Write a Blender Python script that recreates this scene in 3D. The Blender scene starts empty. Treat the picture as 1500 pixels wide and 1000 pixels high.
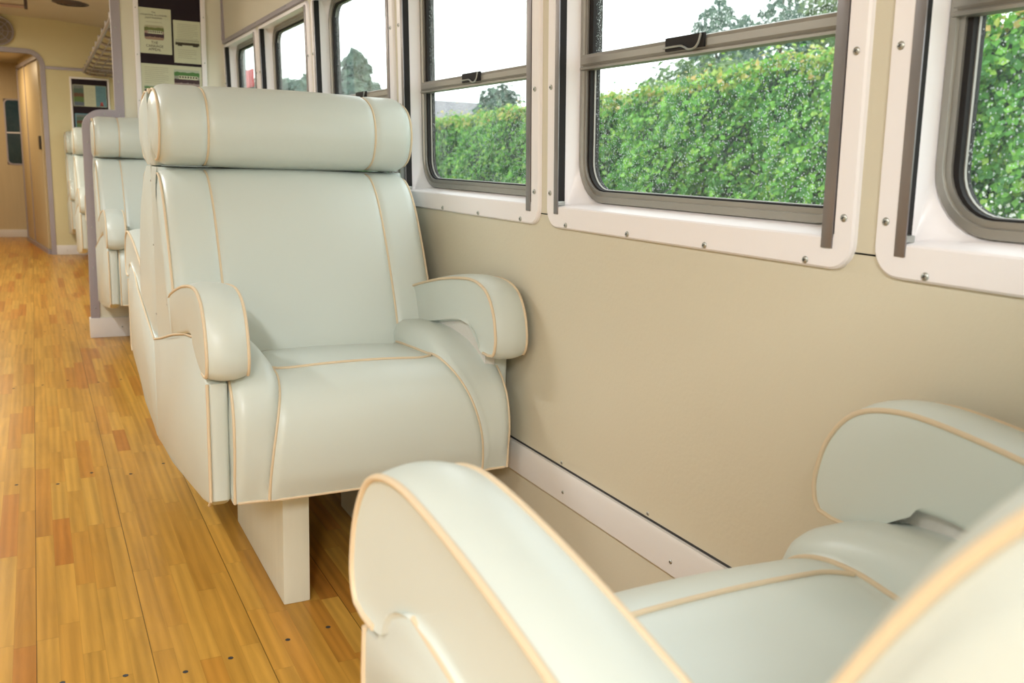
import bpy, bmesh, math, random
import numpy as np
from mathutils import Vector, Matrix, Euler

S = 0.8636            # working units -> metres (camera 0.95 m above the floor)
random.seed(7)
PI = math.pi
scene = bpy.context.scene
COL = scene.collection

# ------------------------------------------------------------------ materials
def srgb(r, g, b):
    def f(c):
        c /= 255.0
        return c / 12.92 if c <= 0.04045 else ((c + 0.055) / 1.055) ** 2.4
    return (f(r), f(g), f(b), 1.0)

def new_mat(name):
    m = bpy.data.materials.new(name); m.use_nodes = True
    nt = m.node_tree; nt.nodes.clear()
    out = nt.nodes.new('ShaderNodeOutputMaterial')
    b = nt.nodes.new('ShaderNodeBsdfPrincipled')
    nt.links.new(b.outputs[0], out.inputs[0])
    return m, nt, b, out

def N(nt, t, **kw):
    n = nt.nodes.new(t)
    for k, v in kw.items():
        if k.startswith('i_'):
            n.inputs[k[2:]].default_value = v
        else:
            setattr(n, k, v)
    return n

def mat(name, col, rough=0.5, metal=0.0, spec=0.5, var=0.0, vscale=6.0, bump=0.0, bscale=30.0, coat=0.0, stretch=None):
    m, nt, b, out = new_mat(name)
    b.inputs['Base Color'].default_value = col
    b.inputs['Roughness'].default_value = rough
    b.inputs['Metallic'].default_value = metal
    b.inputs['Specular IOR Level'].default_value = spec
    b.inputs['Coat Weight'].default_value = coat
    b.inputs['Coat Roughness'].default_value = 0.15
    tc = N(nt, 'ShaderNodeTexCoord')
    src = tc.outputs['Object']
    if stretch:
        mp = N(nt, 'ShaderNodeMapping'); mp.inputs['Scale'].default_value = stretch
        nt.links.new(src, mp.inputs[0]); src = mp.outputs[0]
    if var > 0:
        n = N(nt, 'ShaderNodeTexNoise'); n.inputs['Scale'].default_value = vscale; n.inputs['Detail'].default_value = 4
        nt.links.new(src, n.inputs['Vector'])
        mx = N(nt, 'ShaderNodeMix', data_type='RGBA')
        mx.inputs[6].default_value = tuple(c * (1 - var) for c in col[:3]) + (1,)
        mx.inputs[7].default_value = tuple(min(1, c * (1 + var)) for c in col[:3]) + (1,)
        nt.links.new(n.outputs['Fac'], mx.inputs[0]); nt.links.new(mx.outputs[2], b.inputs['Base Color'])
    if bump > 0:
        n2 = N(nt, 'ShaderNodeTexNoise'); n2.inputs['Scale'].default_value = bscale; n2.inputs['Detail'].default_value = 3
        nt.links.new(src, n2.inputs['Vector'])
        bp = N(nt, 'ShaderNodeBump'); bp.inputs['Strength'].default_value = bump; bp.inputs['Distance'].default_value = 0.01
        nt.links.new(n2.outputs['Fac'], bp.inputs['Height']); nt.links.new(bp.outputs[0], b.inputs['Normal'])
    return m

M = {}
M['vinyl'] = mat('mint_cream_vinyl', (0.608, 0.660, 0.618, 1), 0.34, spec=0.5, var=0.025, vscale=3, bump=0.10, bscale=9)
M['vinyl_dark'] = mat('seat_underside_cloth', (0.10, 0.085, 0.07, 1), 0.9)
M['lining'] = mat('white_lining_cloth', (0.66, 0.64, 0.60, 1), 0.8, bump=0.5, bscale=24)
M['piping'] = mat('peach_piping', (0.68, 0.55, 0.38, 1), 0.55)
M['pedestal'] = mat('painted_pedestal', (0.70, 0.70, 0.60, 1), 0.45, var=0.06, vscale=7, stretch=(6, 6, 0.6))
M['wall'] = mat('beige_laminate_wall', (0.655, 0.608, 0.48, 1), 0.5, var=0.03, vscale=2.5, bump=0.05, bscale=120)
M['wall_far'] = mat('cream_partition_laminate', (0.72, 0.69, 0.56, 1), 0.5, var=0.03, vscale=2.5)
M['bulkhead'] = mat('yellow_cream_bulkhead', (0.66, 0.59, 0.35, 1), 0.5, var=0.03, vscale=2.5)
M['ceiling'] = mat('cream_ceiling_laminate', (0.60, 0.53, 0.41, 1), 0.6, var=0.03)
M['panel'] = mat('white_fibreglass_surround', (0.90, 0.87, 0.89, 1), 0.34, var=0.02, vscale=4)
M['skirt'] = mat('white_painted_skirting', (0.74, 0.71, 0.69, 1), 0.45, var=0.03, vscale=5)
M['alu'] = mat('dull_aluminium_frame', (0.36, 0.345, 0.31, 1), 0.40, metal=0.6, var=0.14, vscale=14, stretch=(1, 0.4, 1))
M['steel'] = mat('worn_steel_channel', (0.27, 0.25, 0.255, 1), 0.33, metal=0.7, var=0.3, vscale=22, stretch=(1, 1, 0.25))
M['rubber'] = mat('black_rubber', (0.010, 0.008, 0.008, 1), 0.75)
M['trim'] = mat('mauve_grey_metal_trim', (0.36, 0.325, 0.36, 1), 0.42, metal=0.2, var=0.05)
M['screw'] = mat('zinc_screw', (0.50, 0.52, 0.50, 1), 0.32, metal=0.85)
M['slot'] = mat('screw_slot_dark', (0.03, 0.03, 0.03, 1), 0.6)
M['seam'] = mat('grey_plastic_seam', (0.46, 0.47, 0.42, 1), 0.4)
M['paper'] = mat('cream_paper', (0.60, 0.62, 0.46, 1), 0.8, var=0.03, vscale=8)
M['ink'] = mat('dark_print_ink', (0.05, 0.04, 0.025, 1), 0.8)
M['ink_soft'] = mat('faded_print_ink', (0.30, 0.29, 0.20, 1), 0.8)
M['board'] = mat('dark_plum_felt_board', (0.016, 0.008, 0.014, 1), 0.9, var=0.2, vscale=30)
M['lamp'] = mat('satin_tube_lamp', (0.42, 0.30, 0.26, 1), 0.3, metal=0.3)
M['vent'] = mat('dark_vent_metal', (0.10, 0.075, 0.07, 1), 0.5, metal=0.3)
M['grille'] = mat('brown_grille_metal', (0.24, 0.19, 0.14, 1), 0.5, metal=0.3)
M['rack'] = mat('pewter_rack_metal', (0.30, 0.26, 0.23, 1), 0.4, metal=0.5)
M['wood_wall'] = mat('honey_wood_laminate', (0.56, 0.45, 0.27, 1), 0.45, var=0.1, vscale=5, stretch=(6, 6, 0.5))
M['brass'] = mat('dark_lock_metal', (0.05, 0.045, 0.04, 1), 0.4, metal=0.6)
M['outer'] = mat('carriage_outer_shell', (0.25, 0.2, 0.16, 1), 0.5)
M['bark'] = mat('brown_bark', (0.10, 0.075, 0.05, 1), 0.9, var=0.3, vscale=3)
M['roof'] = mat('grey_slate_roof', (0.26, 0.25, 0.27, 1), 0.8, var=0.15, vscale=2)
M['brick'] = mat('pale_render_wall', (0.55, 0.50, 0.45, 1), 0.8)
M['red'] = mat('red_sign_enamel', (0.62, 0.05, 0.05, 1), 0.5)
M['pole'] = mat('grey_timber_pole', (0.25, 0.27, 0.28, 1), 0.8)
M['grass'] = mat('grass_ground', (0.10, 0.17, 0.05, 1), 0.9, var=0.35, vscale=1.2)
M['white_petal'] = mat('white_petal', (0.8, 0.8, 0.74, 1), 0.7)
M['orange_leaf'] = mat('orange_leaf', (0.75, 0.25, 0.08, 1), 0.7)

def leaf_mat(name, stops, rough=0.55, trans=0.3):
    m, nt, b, out = new_mat(name)
    g = N(nt, 'ShaderNodeNewGeometry')
    r = N(nt, 'ShaderNodeValToRGB')
    els = r.color_ramp.elements
    els[0].position, els[0].color = stops[0][0], stops[0][1] + (1,)
    els[1].position, els[1].color = stops[-1][0], stops[-1][1] + (1,)
    for p, c in stops[1:-1]:
        e = els.new(p); e.color = c + (1,)
    nt.links.new(g.outputs['Random Per Island'], r.inputs[0])
    nt.links.new(r.outputs[0], b.inputs['Base Color'])
    b.inputs['Roughness'].default_value = rough
    t = N(nt, 'ShaderNodeBsdfTranslucent'); nt.links.new(r.outputs[0], t.inputs[0])
    mx = N(nt, 'ShaderNodeMixShader'); mx.inputs[0].default_value = trans
    nt.links.new(b.outputs[0], mx.inputs[1]); nt.links.new(t.outputs[0], mx.inputs[2])
    nt.links.new(mx.outputs[0], out.inputs[0])
    return m
M['leaf'] = leaf_mat('hedge_leaf', [(0.0, (0.05, 0.19, 0.05)), (0.45, (0.125, 0.39, 0.05)), (0.8, (0.24, 0.56, 0.07)), (1.0, (0.42, 0.64, 0.10))])
M['tip'] = leaf_mat('hedge_young_tip', [(0.0, (0.28, 0.50, 0.07)), (0.6, (0.50, 0.56, 0.11)), (1.0, (0.64, 0.42, 0.14))])
M['conifer'] = leaf_mat('blue_green_conifer', [(0.0, (0.05, 0.11, 0.09)), (1.0, (0.16, 0.25, 0.18))])
M['broad'] = leaf_mat('olive_broadleaf', [(0.0, (0.07, 0.15, 0.05)), (1.0, (0.22, 0.33, 0.12))])
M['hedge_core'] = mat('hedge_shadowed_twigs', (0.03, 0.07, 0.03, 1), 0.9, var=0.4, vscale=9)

# rain spotted window glass
def glass_mat(name, spots=1.0, haze=0.05):
    m, nt, b, out = new_mat(name)
    nt.nodes.remove(b)
    tr = N(nt, 'ShaderNodeBsdfTransparent'); tr.inputs[0].default_value = (0.97, 0.985, 0.975, 1)
    gl = N(nt, 'ShaderNodeBsdfGlossy'); gl.inputs['Roughness'].default_value = 0.02
    fr = N(nt, 'ShaderNodeFresnel'); fr.inputs[0].default_value = 1.3
    mx = N(nt, 'ShaderNodeMixShader')
    ge = N(nt, 'ShaderNodeNewGeometry'); bf = N(nt, 'ShaderNodeMath', operation='SUBTRACT'); bf.inputs[0].default_value = 1.0
    nt.links.new(ge.outputs['Backfacing'], bf.inputs[1])
    ff = N(nt, 'ShaderNodeMath', operation='MULTIPLY'); nt.links.new(fr.outputs[0], ff.inputs[0]); nt.links.new(bf.outputs[0], ff.inputs[1])
    nt.links.new(ff.outputs[0], mx.inputs[0]); nt.links.new(tr.outputs[0], mx.inputs[1]); nt.links.new(gl.outputs[0], mx.inputs[2])
    tc = N(nt, 'ShaderNodeTexCoord')
    v = N(nt, 'ShaderNodeTexVoronoi'); v.inputs['Scale'].default_value = 210; v.inputs['Randomness'].default_value = 1.0
    nt.links.new(tc.outputs['Object'], v.inputs['Vector'])
    lt = N(nt, 'ShaderNodeMath', operation='LESS_THAN'); lt.inputs[1].default_value = 0.27
    nt.links.new(v.outputs['Distance'], lt.inputs[0])
    ns = N(nt, 'ShaderNodeTexNoise'); ns.inputs['Scale'].default_value = 9
    nt.links.new(tc.outputs['Object'], ns.inputs['Vector'])
    sep = N(nt, 'ShaderNodeSeparateColor'); nt.links.new(v.outputs['Color'], sep.inputs[0])
    add = N(nt, 'ShaderNodeMath', operation='MULTIPLY'); nt.links.new(sep.outputs[0], add.inputs[0]); nt.links.new(ns.outputs[0], add.inputs[1])
    gt = N(nt, 'ShaderNodeMath', operation='GREATER_THAN'); gt.inputs[1].default_value = 0.20; nt.links.new(add.outputs[0], gt.inputs[0])
    mul = N(nt, 'ShaderNodeMath', operation='MULTIPLY'); nt.links.new(lt.outputs[0], mul.inputs[0]); nt.links.new(gt.outputs[0], mul.inputs[1])
    m2 = N(nt, 'ShaderNodeMath', operation='MULTIPLY_ADD'); m2.inputs[1].default_value = 0.30 * spots; m2.inputs[2].default_value = haze
    nt.links.new(mul.outputs[0], m2.inputs[0])
    tl = N(nt, 'ShaderNodeBsdfTranslucent'); tl.inputs[0].default_value = (0.92, 0.95, 0.93, 1)
    mx2 = N(nt, 'ShaderNodeMixShader')
    nt.links.new(m2.outputs[0], mx2.inputs[0]); nt.links.new(mx.outputs[0], mx2.inputs[1]); nt.links.new(tl.outputs[0], mx2.inputs[2])
    nt.links.new(mx2.outputs[0], out.inputs[0])
    return m
M['glass'] = glass_mat('rain_spotted_glass', 1.4, 0.025)
M['glass_end'] = glass_mat('wet_end_window_glass', 1.0, 0.05)

# pine strip floor
def floor_mat():
    m, nt, b, out = new_mat('varnished_pine_strips')
    tc = N(nt, 'ShaderNodeTexCoord'); sx = N(nt, 'ShaderNodeSeparateXYZ')
    mp = N(nt, 'ShaderNodeMapping'); mp.inputs['Scale'].default_value = (1 / S,) * 3; mp.inputs['Location'].default_value = (0.0592 + 2.29, 5, 0)
    nt.links.new(tc.outputs['Object'], mp.inputs[0]); nt.links.new(mp.outputs[0], sx.inputs[0])
    def math(op, a=None, b_=None, c=None):
        n = N(nt, 'ShaderNodeMath', operation=op)
        for i, v in enumerate((a, b_, c)):
            if v is None: continue
            if isinstance(v, (int, float)): n.inputs[i].default_value = v
            else: nt.links.new(v, n.inputs[i])
        return n.outputs[0]
    xs = math('DIVIDE', sx.outputs[0], 0.229 / 5)
    sid = math('FLOOR', xs); fx = math('FRACT', xs)
    bd = math('FRACT', math('DIVIDE', sx.outputs[0], 0.229))
    wn = N(nt, 'ShaderNodeTexWhiteNoise', noise_dimensions='1D'); nt.links.new(sid, wn.inputs['W'])
    ln = math('MULTIPLY_ADD', wn.outputs['Value'], 0.46, 0.26)
    ys = math('ADD', math('DIVIDE', sx.outputs[1], ln), math('MULTIPLY', wn.outputs['Value'], 37.7))
    yid = math('FLOOR', ys); fy = math('FRACT', ys)
    cb = N(nt, 'ShaderNodeCombineXYZ'); nt.links.new(sid, cb.inputs[0]); nt.links.new(yid, cb.inputs[1])
    w2 = N(nt, 'ShaderNodeTexWhiteNoise', noise_dimensions='3D'); nt.links.new(cb.outputs[0], w2.inputs['Vector'])
    rp = N(nt, 'ShaderNodeValToRGB'); e = rp.color_ramp.elements
    e[0].position, e[0].color = 0.0, (0.56, 0.305, 0.058, 1)
    e[1].position, e[1].color = 1.0, (0.43, 0.165, 0.027, 1)
    for p, c in ((0.30, (0.525, 0.272, 0.048, 1)), (0.68, (0.495, 0.246, 0.041, 1)), (0.86, (0.475, 0.215, 0.036, 1))):
        x = e.new(p); x.color = c
    nt.links.new(w2.outputs['Value'], rp.inputs[0])
    # grain, offset per stave
    gm = N(nt, 'ShaderNodeCombineXYZ')
    nt.links.new(math('ADD', math('MULTIPLY', sx.outputs[0], 22.0), math('MULTIPLY', w2.outputs['Value'], 50)), gm.inputs[0])
    nt.links.new(math('ADD', math('MULTIPLY', sx.outputs[1], 1.3), math('MULTIPLY', wn.outputs['Value'], 91)), gm.inputs[1])
    gn = N(nt, 'ShaderNodeTexNoise'); gn.inputs['Scale'].default_value = 1.1; gn.inputs['Detail'].default_value = 7; gn.inputs['Roughness'].default_value = 0.62; gn.inputs['Distortion'].default_value = 0.5
    nt.links.new(gm.outputs[0], gn.inputs['Vector'])
    wv = N(nt, 'ShaderNodeTexWave', bands_direction='X'); wv.inputs['Scale'].default_value = 0.55; wv.inputs['Distortion'].default_value = 9.0; wv.inputs['Detail'].default_value = 2; wv.inputs['Detail Scale'].default_value = 0.6
    nt.links.new(gm.outputs[0], wv.inputs['Vector'])
    gsum = math('ADD', math('MULTIPLY', gn.outputs['Fac'], 0.86), math('MULTIPLY', wv.outputs['Fac'], 0.14))
    gr = N(nt, 'ShaderNodeMapRange'); gr.inputs[1].default_value = 0.30; gr.inputs[2].default_value = 0.70; gr.inputs[3].default_value = 0.70; gr.inputs[4].default_value = 1.14
    nt.links.new(gsum, gr.inputs[0])
    # gaps
    def edge(f, w):
        return math('MINIMUM', math('GREATER_THAN', f, w), math('LESS_THAN', f, 1 - w))
    g1 = math('MULTIPLY_ADD', edge(fx, 0.02), 0.10, 0.90)
    g2 = math('MULTIPLY_ADD', edge(fy, 0.004), 0.12, 0.88)
    g3 = math('MULTIPLY_ADD', edge(bd, 0.005), 0.6, 0.40)
    tot = math('MULTIPLY', math('MULTIPLY', g1, g2), math('MULTIPLY', g3, gr.outputs[0]))
    mx = N(nt, 'ShaderNodeMix', data_type='RGBA', blend_type='MULTIPLY'); mx.inputs[0].default_value = 1
    nt.links.new(rp.outputs[0], mx.inputs[6]); nt.links.new(tot, mx.inputs[7])
    nt.links.new(mx.outputs[2], b.inputs['Base Color'])
    b.inputs['Roughness'].default_value = 0.28
    b.inputs['Specular IOR Level'].default_value = 0.16
    bn = N(nt, 'ShaderNodeTexNoise'); bn.inputs['Scale'].default_value = 7
    nt.links.new(tc.outputs['Object'], bn.inputs['Vector'])
    bp = N(nt, 'ShaderNodeBump'); bp.inputs['Strength'].default_value = 0.06; bp.inputs['Distance'].default_value = 0.02
    nt.links.new(bn.outputs['Fac'], bp.inputs['Height']); nt.links.new(bp.outputs[0], b.inputs['Normal'])
    return m
M['floor'] = floor_mat()

# ------------------------------------------------------------------ mesh helpers
def finish(name, bm, mats, parent=None, loc=None, rot=None, sharp=38, recalc=True, scale=True):
    if recalc and len(bm.faces):
        bmesh.ops.recalc_face_normals(bm, faces=bm.faces[:])
    if scale:
        for v in bm.verts: v.co *= S
    bm.normal_update()
    lim = math.radians(sharp)
    for f in bm.faces: f.smooth = True
    for e in bm.edges:
        if len(e.link_faces) == 2:
            if e.calc_face_angle(0) > lim: e.smooth = False
    me = bpy.data.meshes.new(name); bm.to_mesh(me); bm.free()
    if not isinstance(mats, (list, tuple)): mats = [mats]
    for m in mats: me.materials.append(m)
    o = bpy.data.objects.new(name, me); COL.objects.link(o)
    if parent: o.parent = parent
    if loc is not None: o.location = Vector(loc) * S
    if rot is not None: o.rotation_euler = rot
    return o

def tag(o, label=None, cat=None, group=None, kind=None):
    if label: o['label'] = label
    if cat: o['category'] = cat
    if group: o['group'] = group
    if kind: o['kind'] = kind
    return o

def empty(name, loc=(0, 0, 0), rot=(0, 0, 0), **kw):
    o = bpy.data.objects.new(name, None); COL.objects.link(o)
    o.location = Vector(loc) * S; o.rotation_euler = rot; o.empty_display_size = 0.1
    return tag(o, **kw)

def copy_tree(o, parent=None):
    c = o.copy(); COL.objects.link(c)
    if parent: c.parent = parent
    for ch in list(o.children): copy_tree(ch, c)
    return c

def box(bm, x0, x1, y0, y1, z0, z1, mi=0, bev=0.0):
    vs = [bm.verts.new((x, y, z)) for x in (x0, x1) for y in (y0, y1) for z in (z0, z1)]
    fs = []
    for idx in ((0, 1, 3, 2), (4, 6, 7, 5), (0, 4, 5, 1), (2, 3, 7, 6), (0, 2, 6, 4), (1, 5, 7, 3)):
        f = bm.faces.new([vs[i] for i in idx]); f.material_index = mi; fs.append(f)
    if bev > 0:
        es = list({e for f in fs for e in f.edges})
        r = bmesh.ops.bevel(bm, geom=es, offset=bev, segments=2, affect='EDGES', profile=0.6)
        for f in r['faces']: f.material_index = mi
    return vs

def prism(bm, poly, axis, a, b, mi=0):
    # poly: 2D points in the other two axes (in x,y,z order), extruded along axis from a to b
    def P(p, t):
        q = list(p); q.insert('xyz'.index(axis), t); return q
    v0 = [bm.verts.new(P(p, a)) for p in poly]; v1 = [bm.verts.new(P(p, b)) for p in poly]
    n = len(poly)
    fs = [bm.faces.new(v0), bm.faces.new(v1)]
    for i in range(n): fs.append(bm.faces.new([v0[i], v0[(i + 1) % n], v1[(i + 1) % n], v1[i]]))
    for f in fs: f.material_index = mi
    return fs

def tube(bm, path, r, seg=8, closed=False, mi=0, caps=True):
    pts = [Vector(p) for p in path]; n = len(pts)
    rings = []; prev = None
    for i, p in enumerate(pts):
        if closed: t = pts[(i + 1) % n] - pts[i - 1]
        else: t = pts[min(i + 1, n - 1)] - pts[max(i - 1, 0)]
        if t.length < 1e-9: t = Vector((0, 0, 1))
        t.normalize()
        if prev is None:
            a = Vector((0, 0, 1)) if abs(t.z) < 0.9 else Vector((1, 0, 0))
            u = t.cross(a).normalized()
        else:
            u = (prev - t * prev.dot(t)).normalized()
        prev = u; w = t.cross(u)
        rr = r[i] if isinstance(r, (list, tuple)) else r
        rings.append([bm.verts.new(p + (u * math.cos(2 * PI * k / seg) + w * math.sin(2 * PI * k / seg)) * rr) for k in range(seg)])
    m = n if closed else n - 1
    for i in range(m):
        A, B = rings[i], rings[(i + 1) % n]
        for k in range(seg):
            f = bm.faces.new([A[k], A[(k + 1) % seg], B[(k + 1) % seg], B[k]]); f.material_index = mi
    if caps and not closed:
        bm.faces.new(rings[0]).material_index = mi; bm.faces.new(rings[-1]).material_index = mi

def ribbon(bm, path, w_in, depth_vec, normal_side, closed=False, mi=0):
    """rectangular section swept along a planar path: width w_in towards the side given per point, depth along depth_vec"""
    d = Vector(depth_vec); rings = []
    for p, s in zip(path, normal_side):
        p = Vector(p); s = Vector(s) * w_in
        rings.append([bm.verts.new(p), bm.verts.new(p + s), bm.verts.new(p + s + d), bm.verts.new(p + d)])
    n = len(rings)
    for i in range(n if closed else n - 1):
        A, B = rings[i], rings[(i + 1) % n]
        for k in range(4):
            bm.faces.new([A[k], A[(k + 1) % 4], B[(k + 1) % 4], B[k]]).material_index = mi
    if not closed:
        bm.faces.new(rings[0]).material_index = mi; bm.faces.new(rings[-1]).material_index = mi

def spline(pts, per=6):
    """Catmull-Rom through 2D/3D points"""
    P = [Vector(p) for p in pts]; out = []
    for i in range(len(P) - 1):
        p0 = P[i - 1] if i > 0 else P[i] * 2 - P[i + 1]
        p1, p2 = P[i], P[i + 1]
        p3 = P[i + 2] if i + 2 < len(P) else P[i + 1] * 2 - P[i]
        for k in range(per):
            t = k / per
            out.append(0.5 * ((2 * p1) + (p2 - p0) * t + (2 * p0 - 5 * p1 + 4 * p2 - p3) * t * t + (3 * p1 - p0 - 3 * p2 + p3) * t ** 3))
    out.append(P[-1].copy())
    return out

def normals2(loop):
    n = len(loop); area = 0
    for i in range(n):
        a, b = loop[i], loop[(i + 1) % n]; area += a[0] * b[1] - b[0] * a[1]
    sg = 1 if area > 0 else -1
    out = []
    for i in range(n):
        t = (loop[(i + 1) % n] - loop[i - 1])
        if t.length < 1e-9: t = Vector((1, 0))
        t.normalize(); out.append(Vector((t[1] * sg, -t[0] * sg)))
    return out

def loft(bm, xs, loops, mi=0, cap_bulge=0.0):
    rings = [[bm.verts.new((x, p[0], p[1])) for p in lp] for x, lp in zip(xs, loops)]
    n = len(rings[0])
    for A, B in zip(rings[:-1], rings[1:]):
        for k in range(n):
            bm.faces.new([A[k], A[(k + 1) % n], B[(k + 1) % n], B[k]]).material_index = mi
    for R, sgn in ((rings[0], -1), (rings[-1], 1)):
        if cap_bulge:
            c = Vector((0, 0, 0))
            for v in R: c += v.co
            c /= n
            last = R
            for fr, bl in ((0.12, 0.5), (0.3, 0.85), (0.6, 1.0)):
                nr = [bm.verts.new(v.co.lerp(c, fr) + Vector((sgn * cap_bulge * bl, 0, 0))) for v in R]
                for k in range(n):
                    bm.faces.new([last[k], last[(k + 1) % n], nr[(k + 1) % n], nr[k]]).material_index = mi
                last = nr
            bm.faces.new(last).material_index = mi
        else:
            bm.faces.new(R).material_index = mi

def screw_bm(r=0.006, axis='x', sgn=-1):
    """domed pan-head screw with a cross slot; head points along sgn*axis from the origin"""
    bm = bmesh.new(); seg = 12; rings = []
    for rr, h in ((1.0, 0.0), (1.0, 0.25), (0.8, 0.45), (0.45, 0.58)):
        rings.append([bm.verts.new((r * rr * math.cos(2 * PI * k / seg), r * rr * math.sin(2 * PI * k / seg), r * h)) for k in range(seg)])
    for A, B in zip(rings[:-1], rings[1:]):
        for k in range(seg): bm.faces.new([A[k], A[(k + 1) % seg], B[(k + 1) % seg], B[k]])
    bm.faces.new(rings[-1]); bm.faces.new(rings[0])
    for a in (0.4, 0.4 + PI / 2):
        vs = box(bm, -r * 0.55, r * 0.55, -r * 0.11, r * 0.11, r * 0.40, r * 0.62, mi=1)
        bmesh.ops.rotate(bm, verts=vs, cent=(0, 0, 0), matrix=Matrix.Rotation(a, 3, 'Z'))
    q = Vector((0, 0, 1)).rotation_difference(Vector([sgn if axis == c else 0 for c in 'xyz']))
    bmesh.ops.rotate(bm, verts=bm.verts[:], cent=(0, 0, 0), matrix=q.to_matrix())
    return bm
SCREW = {}
def screw(parent, loc, axis='x', sgn=-1, r=0.006):
    key = (axis, sgn, r)
    if key not in SCREW:
        o = finish('screw', screw_bm(r, axis, sgn), [M['screw'], M['slot']], parent, loc)
        SCREW[key] = o.data; o['label'] = 'small domed metal screw head'
        return o
    o = bpy.data.objects.new('screw', SCREW[key]); COL.objects.link(o)
    o.parent = parent; o.location = Vector(loc) * S; o['label'] = 'small domed metal screw head'
    return o

# ------------------------------------------------------------------ seat
HW = 0.335
def sm(t): t = max(0, min(1, t)); return t * t * (3 - 2 * t)
CUSH_W = spline([(0.945, 0.336), (0.962, 0.40), (0.965, 0.47), (0.951, 0.535), (0.917, 0.580), (0.862, 0.605), (0.80, 0.609), (0.74, 0.600), (0.62, 0.592), (0.50, 0.583), (0.40, 0.57)], 5)   # middle panel
CUSH_B = spline([(0.935, 0.336), (0.953, 0.405), (0.951, 0.475), (0.924, 0.545), (0.862, 0.600), (0.78, 0.634), (0.71, 0.647), (0.64, 0.653), (0.56, 0.653), (0.48, 0.648), (0.40, 0.64)], 5)   # side rolls
CUSH_R = spline([(0.935, 0.336), (0.955, 0.405), (0.963, 0.475), (0.958, 0.55), (0.928, 0.607), (0.865, 0.645), (0.79, 0.662), (0.70, 0.668), (0.62, 0.667), (0.52, 0.658), (0.40, 0.645)], 5)   # plumper roll on the sitter's right
NCF = len(CUSH_W)
def cush_loop(x):
    a = abs(x); w = sm((a - 0.232) / 0.045)
    top = [d.lerp(b, w) for d, b in zip(CUSH_W, CUSH_R if x > 0 else CUSH_B)]
    lp = top + [Vector((0.40, 0.345)), Vector((0.60, 0.335)), Vector((0.80, 0.335))]
    nn = normals2(lp)
    R = 0.030; e = max(0, a - (HW - R)); off = -(R - math.sqrt(max(0, R * R - e * e))) * 0.9
    off -= 0.008 * math.exp(-((a - 0.245) / 0.007) ** 2)
    if a < 0.235: off += 0.007 * (1 - (a / 0.235) ** 2)
    out = []
    for i, (p, n) in enumerate(zip(lp, nn)):
        k = 1.0 if i < NCF - 1 else 0.0
        k *= min(1, i / 4.0) if i < 4 else 1
        out.append(p + n * off * k)
    return out

def lin(a, b, n): return [a + (b - a) * i / (n - 1) for i in range(n)]
def xsamples(hw, seams, R):
    xs = set()
    for v in lin(-hw + R, hw - R, 23): xs.add(round(v, 5))
    for s in seams:
        for d in (-0.02, -0.01, -0.005, 0, 0.005, 0.01, 0.02): xs.add(round(s + d, 5)); xs.add(round(-s + d, 5))
    for k in range(9):
        t = k / 8 * PI / 2
        v = hw - R + R * math.sin(t); xs.add(round(v, 5)); xs.add(round(-v, 5))
    return sorted(xs)

BHW = 0.3775
BACK_F = spline([(0.44, 0.50), (0.462, 0.56), (0.437, 0.65), (0.392, 0.755), (0.340, 0.86), (0.285, 0.955), (0.235, 1.015), (0.185, 1.05), (0.13, 1.062)], 5)
def back_loop(x):
    a = abs(x)
    lp = list(BACK_F) + [Vector((0.003, 1.062)), Vector((0.003, 0.80)), Vector((0.003, 0.50))]
    nn = normals2(lp)
    R = 0.035; e = max(0, a - (BHW - R)); off = -(R - math.sqrt(max(0, R * R - e * e))) * 0.75
    off -= 0.006 * math.exp(-((a - 0.25) / 0.008) ** 2)
    if a < 0.24: off += 0.006 * (1 - (a / 0.24) ** 2)
    return [p + n * (off if i < len(BACK_F) - 1 else 0) for i, (p, n) in enumerate(zip(lp, nn))]

HEAD_F = spline([(0.10, 1.066), (0.165, 1.07), (0.218, 1.098), (0.243, 1.15), (0.240, 1.205), (0.210, 1.252), (0.155, 1.282), (0.085, 1.294), (0.003, 1.282)], 5)
def head_loop(x):
    a = abs(x)
    lp = list(HEAD_F) + [Vector((0.003, 1.18)), Vector((0.003, 1.066))]
    nn = normals2(lp)
    R = 0.035; e = max(0, a - (BHW - R)); off = -(R - math.sqrt(max(0, R * R - e * e))) * 0.75
    off -= 0.006 * math.exp(-((a - 0.25) / 0.008) ** 2)
    if a < 0.24: off += 0.004 * (1 - (a / 0.24) ** 2)
    return [p + n * (off if 0 < i < len(HEAD_F) - 1 else 0) for i, (p, n) in enumerate(zip(lp, nn))]

ARM_TOP = spline([(0.34, 0.705), (0.37, 0.728), (0.46, 0.753), (0.62, 0.786), (0.76, 0.804), (0.84, 0.803), (0.90, 0.782), (0.938, 0.735), (0.953, 0.68), (0.950, 0.648), (0.940, 0.632)], 5)
ARM_BOT = [Vector((0.915, 0.626)), Vector((0.88, 0.627))] + spline([(0.862, 0.632), (0.850, 0.654), (0.828, 0.673), (0.797, 0.685), (0.755, 0.690), (0.70, 0.686), (0.55, 0.657), (0.36, 0.620)], 4)
ARM_LOOP = ARM_TOP + ARM_BOT

SIDE_POLY = [Vector(p) for p in [(0.002, 0.545), (0.20, 0.585), (0.45, 0.640), (0.62, 0.672), (0.78, 0.692), (0.86, 0.66), (0.885, 0.622), (0.922, 0.612), (0.925, 0.56), (0.925, 0.345), (0.90, 0.328), (0.80, 0.304), (0.60, 0.276), (0.35, 0.250), (0.12, 0.235), (0.002, 0.228)]]

def mirror(bm):
    for v in bm.verts: v.co.x *= -1

def pipe(path, r, parent):
    bm = bmesh.new(); tube(bm, path, r); return finish('piping', bm, M['piping'], parent)

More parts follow.
